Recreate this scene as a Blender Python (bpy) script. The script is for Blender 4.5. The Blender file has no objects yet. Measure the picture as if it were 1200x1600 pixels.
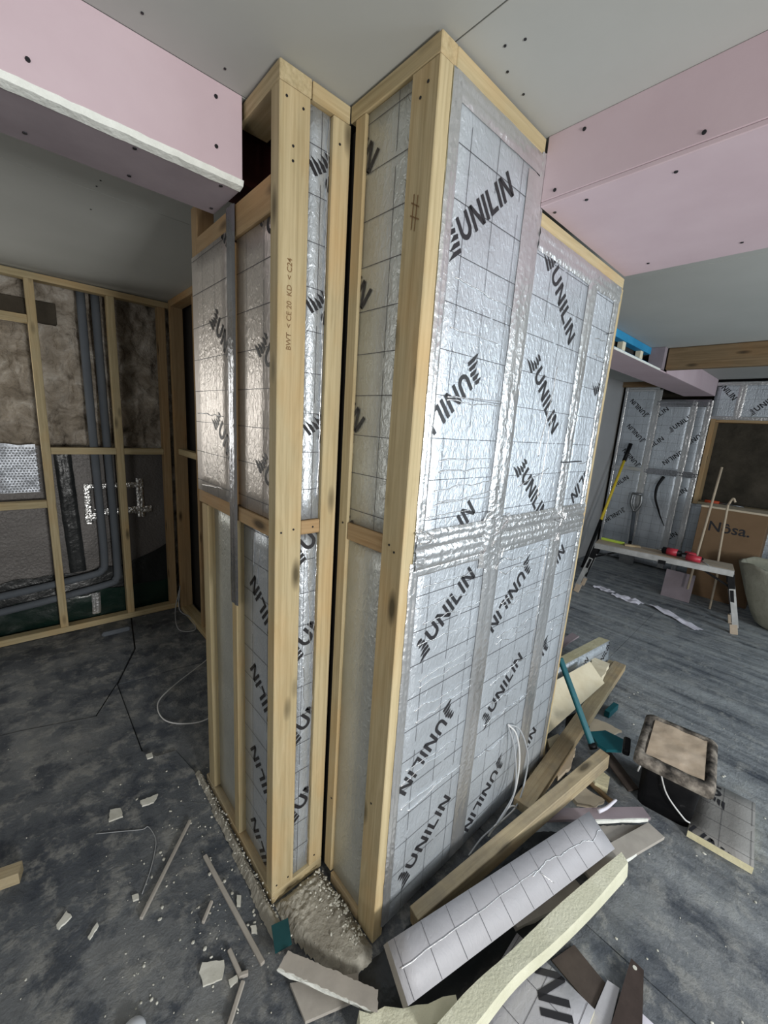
import bpy, bmesh, math, random
from mathutils import Vector, Matrix, noise

SC = bpy.context.scene
COL = SC.collection
random.seed(7)

# ------------------------------------------------------------------ camera
F_PX = 636.288
ROT = ((0.74410336, -0.66493667, 0.064571), (-0.09063634, -0.19624005, -0.97635798), (0.66188764, 0.72065877, -0.20629031))
CAM = Vector((-0.70709, -0.69099, 1.6176))
cd = bpy.data.cameras.new('camera')
cam = bpy.data.objects.new('camera', cd)
COL.objects.link(cam)
cd.sensor_fit = 'VERTICAL'; cd.sensor_height = 24.0; cd.lens = 24.0 * F_PX / 1600.0
cd.clip_start = 0.02
cam.matrix_world = Matrix(((ROT[0][0], -ROT[1][0], -ROT[2][0], CAM.x), (ROT[0][1], -ROT[1][1], -ROT[2][1], CAM.y),
                           (ROT[0][2], -ROT[1][2], -ROT[2][2], CAM.z), (0, 0, 0, 1)))
SC.camera = cam

# ------------------------------------------------------------------ world, lights, exposure
w = bpy.data.worlds.new('world'); SC.world = w; w.use_nodes = True
w.node_tree.nodes['Background'].inputs[0].default_value = (0.72, 0.82, 1.0, 1)
w.node_tree.nodes['Background'].inputs[1].default_value = 0.5
SC.view_settings.view_transform = 'Standard'; SC.view_settings.look = 'None'
SC.view_settings.gamma = 1.0; SC.view_settings.use_curve_mapping = False
SC.view_settings.exposure = -0.14


def area_light(name, loc, target, sx, sy, power, color):
    l = bpy.data.lights.new(name, 'AREA'); l.shape = 'RECTANGLE'; l.size = sx; l.size_y = sy
    l.energy = power; l.color = color
    o = bpy.data.objects.new(name, l); COL.objects.link(o)
    o.location = loc
    o.rotation_euler = (Vector(target) - Vector(loc)).to_track_quat('-Z', 'Y').to_euler()
    return o


# daylight through the two windows of the front wall and the small one of the back room
area_light('window_and_fill_light', (-0.22, -2.99, 1.15), (-0.22, 0, 1.22), 0.5, 0.5, 95, (1.0, 0.99, 0.96))
area_light('window_and_fill_light', (2.7, -2.99, 1.45), (2.7, 0, 1.30), 1.5, 1.0, 62, (0.84, 0.94, 1.0))
area_light('window_and_fill_light', (-1.30, 3.06, 1.55), (-1.0, 0, 1.2), 0.75, 1.0, 13, (1.0, 0.97, 0.92))
area_light('window_and_fill_light', (-2.79, -1.5, 1.5), (0, -.5, 1.5), 0.9, 0.9, 17, (1.0, 0.98, 0.95))  # added fill lamp in the unseen left wall, brightens the left-facing sides


# ------------------------------------------------------------------ helpers
def ray(u, v):
    c = ((u - 600) / F_PX, (v - 800) / F_PX, 1.0)
    return Vector(tuple(sum(ROT[i][j] * c[i] for i in range(3)) for j in range(3)))


def on(u, v, axis, val):
    r = ray(u, v); i = 'xyz'.index(axis)
    return CAM + r * ((val - CAM[i]) / r[i])


def at(u, v, z=0.0):
    return on(u, v, 'z', z)


WM = {}


def link(name, me, mat=None, parent=None, mw=None, kind=None):
    o = bpy.data.objects.new(name, me)
    COL.objects.link(o)
    mw = mw or Matrix.Identity(4)
    WM[o] = mw.copy()
    if mat is not None and hasattr(me, 'materials') and not me.materials:
        for m in (mat if isinstance(mat, (list, tuple)) else [mat]):
            me.materials.append(m)
    if parent is not None:
        o.parent = parent
        o.matrix_basis = WM[parent].inverted() @ mw
    else:
        o.matrix_basis = mw
    if kind:
        o['kind'] = kind
    return o


def thing(name, label, cat, loc=(0, 0, 0), group=None):
    o = bpy.data.objects.new(name, None); COL.objects.link(o)
    o.empty_display_size = 0.05
    WM[o] = Matrix.Translation(Vector(loc)); o.matrix_basis = WM[o]
    o['label'] = label; o['category'] = cat
    if group: o['group'] = group
    return o


def tag(o, label, cat, group=None):
    o['label'] = label; o['category'] = cat
    if group: o['group'] = group
    return o


def struct(name, label=None):
    o = bpy.data.objects.new(name, None); COL.objects.link(o)
    WM[o] = Matrix.Identity(4); o['kind'] = 'structure'
    if label: o['label'] = label
    return o


def me_from(name, bm, smooth=False):
    bmesh.ops.recalc_face_normals(bm, faces=bm.faces)
    me = bpy.data.meshes.new(name); bm.to_mesh(me); bm.free()
    if smooth:
        for p in me.polygons: p.use_smooth = True
    return me


def box_bm(dx, dy, dz, bev=0.0, cx=0, cy=0, cz=0):
    bm = bmesh.new()
    bmesh.ops.create_cube(bm, size=1.0)
    for v in bm.verts: v.co = Vector((v.co.x * dx + cx, v.co.y * dy + cy, v.co.z * dz + cz))
    if bev > 0:
        bmesh.ops.bevel(bm, geom=bm.edges[:], offset=min(bev, 0.45 * min(dx, dy, dz)), segments=1, affect='EDGES')
    return bm


def frame(o, u, v):
    u = Vector(u).normalized(); v = Vector(v); v = (v - u * v.dot(u)).normalized(); n = u.cross(v)
    return Matrix(((u.x, v.x, n.x, o[0]), (u.y, v.y, n.y, o[1]), (u.z, v.z, n.z, o[2]), (0, 0, 0, 1)))


def aabox(name, mat, lo, hi, parent=None, bev=0.002, kind=None):
    """axis-aligned box whose local X runs along its longest side (so the grain does too)"""
    lo = Vector(lo); hi = Vector(hi); d = hi - lo; c = (lo + hi) / 2
    ax = max(range(3), key=lambda i: d[i])
    if ax == 0: u, v, dims = (1, 0, 0), (0, 1, 0), (d.x, d.y, d.z)
    elif ax == 1: u, v, dims = (0, 1, 0), (0, 0, 1), (d.y, d.z, d.x)
    else: u, v, dims = (0, 0, 1), (1, 0, 0), (d.z, d.x, d.y)
    return link(name, me_from(name, box_bm(*dims, bev)), mat, parent, frame(c, u, v), kind)


def bar(name, mat, p0, p1, wd, ht, parent=None, up=(0, 0, 1), bev=0.002, ragged=0.0, taper=1.0):
    """bar between two points, wd across, ht along up"""
    p0 = Vector(p0); p1 = Vector(p1); d = p1 - p0
    side = Vector(up).cross(d)
    mw = frame((p0 + p1) / 2, d, side)
    bm = box_bm(d.length, wd, ht, 0)
    if ragged > 0:
        bmesh.ops.subdivide_edges(bm, edges=[e for e in bm.edges if abs((e.verts[0].co - e.verts[1].co).x) > d.length * .5], cuts=max(3, int(d.length / 0.04)))
        for v in bm.verts:
            v.co += Vector((random.uniform(-1, 1), random.uniform(-1, 1), random.uniform(-.3, .3))) * ragged
    elif bev > 0:
        bmesh.ops.bevel(bm, geom=bm.edges[:], offset=min(bev, .45 * min(wd, ht)), segments=1, affect='EDGES')
    if taper != 1.0:
        for v in bm.verts:
            if v.co.x > 0: v.co.y *= taper
    return link(name, me_from(name, bm), mat, parent, mw)


def tube_bm(bm, pts, r, seg=8, r1=None, cap=True):
    pts = [Vector(p) for p in pts]; rings = []
    n = len(pts); prev = None
    for i, p in enumerate(pts):
        t = (pts[min(i + 1, n - 1)] - pts[max(i - 1, 0)]).normalized()
        a = prev if prev is not None else (Vector((0, 0, 1)) if abs(t.z) < .9 else Vector((1, 0, 0)))
        a = (a - t * a.dot(t)).normalized(); b = t.cross(a); prev = a
        rr = r if r1 is None else r + (r1 - r) * i / (n - 1)
        rings.append([bm.verts.new(p + (a * math.cos(2 * math.pi * k / seg) + b * math.sin(2 * math.pi * k / seg)) * rr) for k in range(seg)])
    for i in range(n - 1):
        for k in range(seg):
            bm.faces.new((rings[i][k], rings[i][(k + 1) % seg], rings[i + 1][(k + 1) % seg], rings[i + 1][k]))
    if cap:
        bm.faces.new(rings[0][::-1]); bm.faces.new(rings[-1])


def spline(pts, n=10):
    pts = [Vector(p) for p in pts]; out = []
    P = [pts[0] * 2 - pts[1]] + pts + [pts[-1] * 2 - pts[-2]]
    for i in range(1, len(P) - 2):
        for k in range(n):
            t = k / n
            out.append(0.5 * ((2 * P[i]) + (P[i + 1] - P[i - 1]) * t + (2 * P[i - 1] - 5 * P[i] + 4 * P[i + 1] - P[i + 2]) * t * t
                              + (3 * P[i] - P[i - 1] - 3 * P[i + 1] + P[i + 2]) * t ** 3))
    out.append(pts[-1])
    return out


def tube(name, mat, pts, r, parent=None, seg=8, r1=None):
    bm = bmesh.new(); tube_bm(bm, pts, r, seg, r1)
    return link(name, me_from(name, bm, True), mat, parent)


def prism(name, mat, poly, z0, z1, parent=None, bev=0, mw=None, jag=0.0):
    """polygon (xy list) pulled up from z0 to z1"""
    pts = []
    if jag > 0:
        for i, p in enumerate(poly):
            q = poly[(i + 1) % len(poly)]; L = math.hypot(q[0] - p[0], q[1] - p[1]); n = max(1, int(L / (jag * 4)))
            for k in range(n):
                t = k / n; j = jag if k else 0
                pts.append((p[0] + (q[0] - p[0]) * t + random.uniform(-j, j), p[1] + (q[1] - p[1]) * t + random.uniform(-j, j)))
    else:
        pts = [(p[0], p[1]) for p in poly]
    bm = bmesh.new()
    a = [bm.verts.new((x, y, z0)) for x, y in pts]; b = [bm.verts.new((x, y, z1)) for x, y in pts]
    n = len(pts)
    f0 = bm.faces.new(a); f1 = bm.faces.new(b)
    for i in range(n): bm.faces.new((a[i], a[(i + 1) % n], b[(i + 1) % n], b[i]))
    bmesh.ops.recalc_face_normals(bm, faces=bm.faces)
    bmesh.ops.triangulate(bm, faces=[f0, f1])
    return link(name, me_from(name, bm), mat, parent, mw)


# ------------------------------------------------------------------ materials
def mat_new(name, base=(.5, .5, .5), rough=.6, metal=0.0, spec=.5):
    m = bpy.data.materials.new(name); m.use_nodes = True
    b = m.node_tree.nodes['Principled BSDF']
    b.inputs['Base Color'].default_value = (*base, 1); b.inputs['Roughness'].default_value = rough
    b.inputs['Metallic'].default_value = metal; b.inputs['Specular IOR Level'].default_value = spec
    return m, m.node_tree, b


def coords(nt, scale=(1, 1, 1), rnd=True):
    tc = nt.nodes.new('ShaderNodeTexCoord'); mp = nt.nodes.new('ShaderNodeMapping')
    mp.inputs['Scale'].default_value = scale
    nt.links.new(tc.outputs['Object'], mp.inputs['Vector'])
    if rnd:
        oi = nt.nodes.new('ShaderNodeObjectInfo'); mu = nt.nodes.new('ShaderNodeMath'); mu.operation = 'MULTIPLY'
        mu.inputs[1].default_value = 37.0
        nt.links.new(oi.outputs['Random'], mu.inputs[0]); nt.links.new(mu.outputs[0], mp.inputs['Location'])
    return mp.outputs['Vector']


def noise_tex(nt, vec, scale, detail=4, rough=.55, dist=0.0):
    n = nt.nodes.new('ShaderNodeTexNoise'); n.inputs['Scale'].default_value = scale
    n.inputs['Detail'].default_value = detail; n.inputs['Roughness'].default_value = rough; n.inputs['Distortion'].default_value = dist
    nt.links.new(vec, n.inputs['Vector']); return n.outputs['Fac']


def ramp(nt, fac, stops):
    r = nt.nodes.new('ShaderNodeValToRGB'); e = r.color_ramp.elements
    while len(e) < len(stops): e.new(.5)
    for el, (p, c) in zip(e, stops): el.position = p; el.color = (*c, 1) if len(c) == 3 else c
    nt.links.new(fac, r.inputs[0]); return r.outputs[0]


def mixc(nt, fac, a, b, mode='MIX'):
    m = nt.nodes.new('ShaderNodeMix'); m.data_type = 'RGBA'; m.blend_type = mode
    for s, val in ((m.inputs[0], fac), (m.inputs[6], a), (m.inputs[7], b)):
        if hasattr(val, 'links') or hasattr(val, 'is_linked'): nt.links.new(val, s)
        elif isinstance(val, (int, float)): s.default_value = val
        else: s.default_value = (*val, 1)
    return m.outputs[2]


def bump(nt, b, height, strength=.3, dist=.01, prev=None):
    n = nt.nodes.new('ShaderNodeBump'); n.inputs['Strength'].default_value = strength; n.inputs['Distance'].default_value = dist
    nt.links.new(height, n.inputs['Height'])
    if prev is not None: nt.links.new(prev, n.inputs['Normal'])
    nt.links.new(n.outputs[0], b.inputs['Normal']); return n.outputs[0]


def m_wood(name, lo, hi, knots=True, dirt=0.0):
    m, nt, b = mat_new(name, rough=.7, spec=.3)
    v = coords(nt, (1.2, 14, 14)); g = noise_tex(nt, v, 3.0, 5, .6, 1.2)
    c = ramp(nt, g, [(.3, lo), (.7, hi)])
    v2 = coords(nt, (.6, 60, 60)); g2 = noise_tex(nt, v2, 2.0, 3)
    c = mixc(nt, .35, c, ramp(nt, g2, [(.3, tuple(x * .7 for x in lo)), (.6, hi)]))
    v4 = coords(nt, (1.5, 3, 3)); g4 = noise_tex(nt, v4, 2.0, 3)
    c = mixc(nt, ramp(nt, g4, [(.45, (0, 0, 0)), (.75, (.5, .5, .5))]), c, tuple(x * y for x, y in zip(hi, (1.0, .72, .45))))
    if knots:
        v3 = coords(nt, (4.2, 13, 13))
        vo = nt.nodes.new('ShaderNodeTexVoronoi'); vo.inputs['Scale'].default_value = .8; nt.links.new(v3, vo.inputs['Vector'])
        k = ramp(nt, vo.outputs['Distance'], [(.08, (1, 1, 1)), (.20, (0, 0, 0))])
        c = mixc(nt, k, c, tuple(x * .28 for x in lo))
    if dirt > 0:
        d = noise_tex(nt, coords(nt, (3, 3, 3)), 2.5, 6, .7)
        c = mixc(nt, ramp(nt, d, [(.42, (0, 0, 0)), (.7, (dirt,) * 3)]), c, (.14, .13, .12))
    nt.links.new(c, b.inputs['Base Color'])
    bump(nt, b, g2, .15, .003)
    return m


def m_noise(name, stops, scale=4, detail=6, rough=.8, bstr=.3, bdist=.004, bscale=None, spec=.3, stretch=(1, 1, 1), metal=0.0, dist=0.0):
    m, nt, b = mat_new(name, rough=rough, spec=spec, metal=metal)
    v = coords(nt, stretch); f = noise_tex(nt, v, scale, detail, .6, dist)
    nt.links.new(ramp(nt, f, stops), b.inputs['Base Color'])
    if bstr > 0: bump(nt, b, noise_tex(nt, v, bscale or scale * 6, 4), bstr, bdist)
    return m


def m_foil(name, base=(.61, .66, .715), rough=.40, metal=.62, dimple=.6, crinkle=0.0, warp=.6):
    m, nt, b = mat_new(name, base, rough, metal)
    v = coords(nt)
    n0 = bump(nt, b, noise_tex(nt, v, 2.2, 1), warp, .02)
    vs = coords(nt, (75, 42, 60)); n1 = bump(nt, b, noise_tex(nt, vs, 1.0, 3, .55, .8), dimple, .006, n0)
    if crinkle > 0:
        vo = nt.nodes.new('ShaderNodeTexVoronoi'); vo.inputs['Scale'].default_value = 55
        vn = noise_tex(nt, v, 30, 3)
        mx = nt.nodes.new('ShaderNodeVectorMath'); mx.operation = 'ADD'
        nt.links.new(v, mx.inputs[0])
        sc = nt.nodes.new('ShaderNodeVectorMath'); sc.operation = 'SCALE'; sc.inputs[3].default_value = .03
        nx = nt.nodes.new('ShaderNodeTexNoise'); nx.inputs['Scale'].default_value = 12; nt.links.new(v, nx.inputs['Vector'])
        nt.links.new(nx.outputs['Color'], sc.inputs[0]); nt.links.new(sc.outputs[0], mx.inputs[1])
        nt.links.new(mx.outputs[0], vo.inputs['Vector'])
        bump(nt, b, vo.outputs['Distance'], crinkle, .006, n1)
    f = noise_tex(nt, v, 6, 5)
    nt.links.new(ramp(nt, f, [(.35, tuple(x * .9 for x in base)), (.65, base)]), b.inputs['Base Color'])
    r = nt.nodes.new('ShaderNodeMapRange'); r.inputs[3].default_value = rough * .85; r.inputs[4].default_value = rough * 1.25
    nt.links.new(f, r.inputs[0]); nt.links.new(r.outputs[0], b.inputs['Roughness'])
    return m


M = {}
M['pine'] = m_wood('pine', (.37, .295, .16), (.535, .45, .28))
M['pine_old'] = m_wood('pine_brown', (.31, .205, .105), (.44, .315, .175))
M['pine_dirty'] = m_wood('pine_dirty', (.33, .265, .16), (.47, .395, .26), dirt=.45)
M['joist'] = m_wood('joist_wood', (.14, .095, .05), (.25, .175, .10))
M['foil'] = m_foil('printed_foil')
M['foil_warm_reflect'] = m_foil('printed_foil_warm_reflect', (.76, .71, .67), .36, .75, .5)  # warm reflection of the back room put into the foil colour
M['foil_plain'] = m_foil('plain_foil', (.60, .62, .59), .42, .6, .8)
M['tape'] = m_foil('foil_tape', (.78, .79, .80), .28, .85, .3, .25, .7)
M['tape_dark'] = m_foil('grey_tape', (.42, .43, .46), .22, .85, .2, .10, .5)
M['foil_grey'] = m_foil('dusty_foil', (.43, .43, .46), .58, .12, .25)
M['foil_dusty'] = m_foil('dirty_foil', (.25, .245, .235), .6, .15, .3)
M['ink'] = mat_new('black_ink', (.018, .018, .022), .45)[0]
M['ink_line'] = mat_new('grey_ink', (.06, .06, .07), .5)[0]
M['stamp'] = mat_new('stamp_ink', (.20, .12, .05), .7)[0]
M['foam'] = m_noise('foam_core', [(.3, (.62, .57, .36)), (.7, (.78, .74, .52))], 9, 6, .9, .8, .004, 60)
M['foam_green'] = m_noise('foam_pale', [(.3, (.58, .58, .44)), (.7, (.70, .70, .56))], 9, 8, .9, .8, .003, 130)
M['foam_cream'] = m_noise('foam_cream', [(.35, (.68, .60, .42)), (.7, (.85, .79, .62))], 5, 5, .9, .3, .003, 40)
M['pink'] = m_noise('pink_board', [(.3, (.52, .405, .445)), (.7, (.59, .475, .515))], 3, 5, .85, .12, .002, 60)
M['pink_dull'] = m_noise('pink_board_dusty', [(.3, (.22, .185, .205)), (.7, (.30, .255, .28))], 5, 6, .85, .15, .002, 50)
M['plaster_edge'] = m_noise('plaster_core', [(.3, (.68, .70, .66)), (.7, (.82, .84, .80))], 30, 5, .95, .7, .004, 90)
M['ceil'] = m_noise('grey_plasterboard', [(.3, (.42, .43, .41)), (.7, (.47, .48, .46))], 1.5, 5, .9, .08, .002, 60)
M['grey_board'] = m_noise('dusty_plasterboard', [(.3, (.34, .32, .29)), (.7, (.46, .43, .39))], 8, 7, .9, .3, .003, 50)
M['void'] = mat_new('dark_cavity_and_light_blocker', (.02, .017, .015), .9)[0]
M['oxide'] = m_noise('red_oxide', [(.3, (.05, .012, .014)), (.7, (.09, .022, .024))], 6, 4, .6, .1)
M['screw'] = mat_new('screw_head', (.03, .03, .035), .4, .6)[0]
M['black_plastic'] = m_noise('black_plastic', [(.4, (.004, .004, .005)), (.66, (.008, .008, .009)), (.74, (.06, .06, .06))], 22, 7, .5, .1, spec=.2)
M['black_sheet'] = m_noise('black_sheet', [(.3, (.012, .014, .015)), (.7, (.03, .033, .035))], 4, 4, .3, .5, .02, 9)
M['green_sheet'] = m_noise('green_sheet', [(.3, (.003, .013, .010)), (.7, (.007, .028, .020))], 3, 4, .28, .5, .02, 7, spec=.6)
M['bubble'] = m_foil('bubble_foil', (.17, .16, .155), .5, .3, .5, .3, .3)
M['bubble_silver'] = m_foil('bubble_tape', (.75, .75, .74), .25, .9, .4, .6, .3)
M['flap'] = m_foil('bubble_flap', (.42, .45, .50), .35, .4, .3, 0, .3)
M['pipe'] = m_noise('grey_lagging', [(.3, (.10, .115, .135)), (.7, (.13, .147, .17))], 3, 3, .8, .2, .002, 50)
M['stone'] = m_noise('old_plastered_stone', [(.28, (.12, .10, .08)), (.42, (.30, .26, .21)), (.56, (.46, .41, .35)), (.70, (.70, .67, .61))], 5.5, 10, .95, 1.0, .03, 22, dist=1.2)
M['dark_stone'] = m_noise('damp_stone', [(.3, (.035, .030, .022)), (.7, (.085, .072, .055))], 4, 8, .9, .8, .02, 14)
M['wall_grey'] = m_noise('grey_wall', [(.3, (.34, .34, .345)), (.7, (.39, .39, .395))], 2, 4, .9, .1)
M['wall_plain'] = m_noise('unpainted_wall', [(.3, (.36, .34, .31)), (.7, (.46, .44, .41))], 2, 4, .9, .1)
M['rubble'] = m_noise('mortar_rubble', [(.3, (.24, .225, .19)), (.55, (.33, .315, .27)), (.72, (.50, .48, .42))], 16, 10, .95, .7, .006, 80)
M['crumb'] = m_noise('plaster_crumbs', [(.3, (.48, .48, .42)), (.7, (.78, .78, .72))], 9, 5, .95, .4)
M['teal'] = m_noise('teal_plastic', [(.3, (.006, .075, .095)), (.7, (.010, .115, .14))], 7, 5, .45, .1)
M['teal_dark'] = m_noise('teal_board', [(.3, (.006, .05, .06)), (.7, (.012, .075, .085))], 7, 5, .6, .1)
M['blue'] = m_noise('blue_board', [(.3, (.02, .22, .42)), (.7, (.04, .30, .54))], 5, 4, .6, .1)
M['cable'] = mat_new('white_cable', (.62, .63, .63), .45)[0]
M['cable_grey'] = mat_new('grey_cable', (.36, .38, .40), .4)[0]
M['card'] = m_noise('cardboard', [(.3, (.17, .105, .058)), (.7, (.215, .137, .078))], 3, 5, .9, .1)
M['card_light'] = m_noise('torn_card', [(.3, (.50, .42, .31)), (.7, (.64, .55, .42))], 6, 5, .95, .3)
M['paper'] = mat_new('white_paper', (.70, .69, .78), .8)[0]
M['alu'] = m_noise('scuffed_aluminium', [(.3, (.42, .42, .41)), (.7, (.62, .62, .61))], 12, 6, .45, .1, metal=.6)
M['deck'] = m_wood('bench_deck', (.36, .30, .23), (.52, .45, .36), knots=False, dirt=.3)
M['sack'] = m_noise('woven_sack', [(.3, (.22, .215, .165)), (.7, (.36, .35, .285))], 4, 8, .95, .6, .01, 25)
M['red_plastic'] = mat_new('red_plastic', (.45, .03, .05), .4)[0]
M['orange'] = mat_new('orange_plastic', (.75, .10, .03), .5)[0]
M['yellow'] = mat_new('yellow_paint', (.70, .52, .03), .5)[0]
M['lime'] = mat_new('lime_plastic', (.45, .60, .08), .4)[0]
M['steel'] = m_noise('worn_steel', [(.3, (.20, .21, .22)), (.7, (.34, .35, .36))], 9, 5, .4, .1, metal=.8)
M['rust'] = m_noise('rusty_blade', [(.3, (.040, .030, .027)), (.7, (.075, .056, .050))], 12, 6, .6, .2, metal=.2)
M['tan'] = m_noise('tan_plaster', [(.3, (.42, .33, .24)), (.55, (.52, .42, .32)), (.75, (.60, .50, .40))], 7, 7, .95, .4, .004, 40)
M['crust'] = m_noise('plaster_crusted_plastic', [(.36, (.02, .018, .016)), (.5, (.12, .105, .09)), (.68, (.38, .34, .29))], 17, 9, .8, .7, .006, 40)
M['brown_board_and_shade'] = m_noise('brown_hardboard_and_shade', [(.3, (.045, .035, .030)), (.7, (.085, .068, .058))], 9, 6, .8, .2)  # board colour, also used for the painted shade by the foam strip
M['rod'] = m_noise('pale_wood_rod', [(.3, (.42, .34, .25)), (.7, (.54, .45, .34))], 9, 4, .8, .1)
M['white'] = mat_new('white_plastic', (.62, .66, .72), .5)[0]
M['glass_green'] = mat_new('green_film', (.10, .26, .20), .3)[0]


def m_floor():
    m, nt, b = mat_new('dusty_screed', rough=.6, spec=.45)
    v = coords(nt, rnd=False)
    big = noise_tex(nt, v, 1.6, 5, .6, .15)
    c = ramp(nt, big, [(.32, (.040, .050, .070)), (.48, (.095, .108, .125)), (.64, (.21, .22, .225))])
    fine = noise_tex(nt, v, 11, 10, .72, .1)
    c = mixc(nt, ramp(nt, fine, [(.50, (0, 0, 0)), (.60, (.85, .85, .85))]), c, (.28, .285, .275))
    dark = noise_tex(nt, v, 6, 9, .7, .2)
    c = mixc(nt, ramp(nt, dark, [(.51, (0, 0, 0)), (.60, (.85, .85, .85))]), c, (.028, .038, .058))
    tc = nt.nodes.new('ShaderNodeTexCoord'); mp = nt.nodes.new('ShaderNodeMapping')
    mp.inputs['Rotation'].default_value = (0, 0, .35); mp.inputs['Scale'].default_value = (9, .45, 1)
    nt.links.new(tc.outputs['Object'], mp.inputs['Vector'])
    st = noise_tex(nt, mp.outputs['Vector'], 1.6, 6, .6)
    sep = nt.nodes.new('ShaderNodeSeparateXYZ'); nt.links.new(tc.outputs['Object'], sep.inputs[0])
    far = nt.nodes.new('ShaderNodeMapRange'); far.inputs[1].default_value = .3; far.inputs[2].default_value = 1.6  # streaks lighten to the right: window light painted into the floor colour
    far.inputs[3].default_value = .12; far.inputs[4].default_value = .8
    nt.links.new(sep.outputs[0], far.inputs[0])
    sm = nt.nodes.new('ShaderNodeMath'); sm.operation = 'MULTIPLY'
    nt.links.new(ramp(nt, st, [(.32, (0, 0, 0)), (.66, (1, 1, 1))]), sm.inputs[0]); nt.links.new(far.outputs[0], sm.inputs[1])
    c = mixc(nt, sm.outputs[0], c, (.37, .40, .42))
    nt.links.new(c, b.inputs['Base Color'])
    n0 = bump(nt, b, fine, .8, .02)
    bump(nt, b, noise_tex(nt, v, 60, 4), .35, .004, n0)
    return m


M['floor'] = m_floor()

# ------------------------------------------------------------------ lettering on the foil boards
CAPH = 0.055


def glyph(ch):
    """convex polygons in cap-height units and the advance"""
    s = .20; q = []
    if ch == 'I': return [[(0, 0), (s, 0), (s, 1), (0, 1)]], s
    if ch == 'L': return [[(0, 0), (s, 0), (s, 1), (0, 1)], [(s, 0), (.64, 0), (.64, s * .9), (s, s * .9)]], .64
    if ch == 'N':
        W = .88
        return [[(0, 0), (s, 0), (s, 1), (0, 1)], [(W - s, 0), (W, 0), (W, 1), (W - s, 1)], [(W - s * 1.15, 0), (W - .02, 0), (s * 1.15, 1), (.02, 1)]], W
    W = .84; r = W / 2
    q = [[(0, r), (s, r), (s, 1), (0, 1)], [(W - s, r), (W, r), (W, 1), (W - s, 1)]]
    for k in range(8):
        a0 = math.pi + math.pi * k / 8; a1 = math.pi + math.pi * (k + 1) / 8; ri = r - s
        q.append([(r + r * math.cos(a0), r + r * math.sin(a0)), (r + r * math.cos(a1), r + r * math.sin(a1)),
                  (r + ri * math.cos(a1), r + ri * math.sin(a1)), (r + ri * math.cos(a0), r + ri * math.sin(a0))])
    return q, W


def word_polys(size=1.0):
    out = []; x = 0.0
    for ch in 'UNILIN':
        g, a = glyph(ch)
        out += [[(px + x, py - .5) for px, py in p] for p in g]
        x += a + .17
    for i in range(5):                       # the fan mark before the word: five slanted bars
        y0 = -.62 + i * .26; sh = (.0, .10, .20, .10, .0)[i]; L = (.42, .55, .62, .78, .95)[4 - i] * .9
        out.append([(-.42 - L + sh, y0 + .02), (-.34 + sh * .6, y0 - .06), (-.28 + sh * .6, y0 + .10), (-.30 - L * .6 + sh, y0 + .16)])
    return [[(a * CAPH * size, b * CAPH * size) for a, b in p] for p in out]


WORD = word_polys()


def clip(poly, s0, s1, t0, t1):
    for ax, val, sg in ((0, s0, 1), (0, s1, -1), (1, t0, 1), (1, t1, -1)):
        out = []
        for i, p in enumerate(poly):
            q = poly[(i + 1) % len(poly)]
            a = (p[ax] - val) * sg; c = (q[ax] - val) * sg
            if a >= 0: out.append(p)
            if (a >= 0) != (c >= 0):
                t = a / (a - c); out.append((p[0] + (q[0] - p[0]) * t, p[1] + (q[1] - p[1]) * t))
        poly = out
        if len(poly) < 3: return []
    return poly


def decal(name, mat, polys, rect, mw, parent, d=.0006, kind=None):
    bm = bmesh.new()
    for p in polys:
        p = clip(p, *rect)
        if len(p) >= 3:
            try: bm.faces.new([bm.verts.new((x, y, d)) for x, y in p])
            except ValueError: pass
    if not bm.faces: bm.free(); return None
    for f in bm.faces:
        f.normal_update()
        if f.normal.z < 0: f.normal_flip()
    me = bpy.data.meshes.new(name); bm.to_mesh(me); bm.free()
    return link(name, me, mat, parent, mw, kind)


def line(x0, y0, x1, y1, wd=.0016):
    dx, dy = x1 - x0, y1 - y0; L = math.hypot(dx, dy); nx, ny = -dy / L * wd / 2, dx / L * wd / 2
    return [(x0 + nx, y0 + ny), (x1 + nx, y1 + ny), (x1 - nx, y1 - ny), (x0 - nx, y0 - ny)]


def placed(words, size=1.0):
    out = []
    for s, t, a in words:
        ca, sa = math.cos(math.radians(a)), math.sin(math.radians(a))
        for p in (WORD if size == 1.0 else word_polys(size)):
            out.append([(s + x * ca - y * sa, t + x * sa + y * ca) for x, y in p])
    return out


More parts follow.
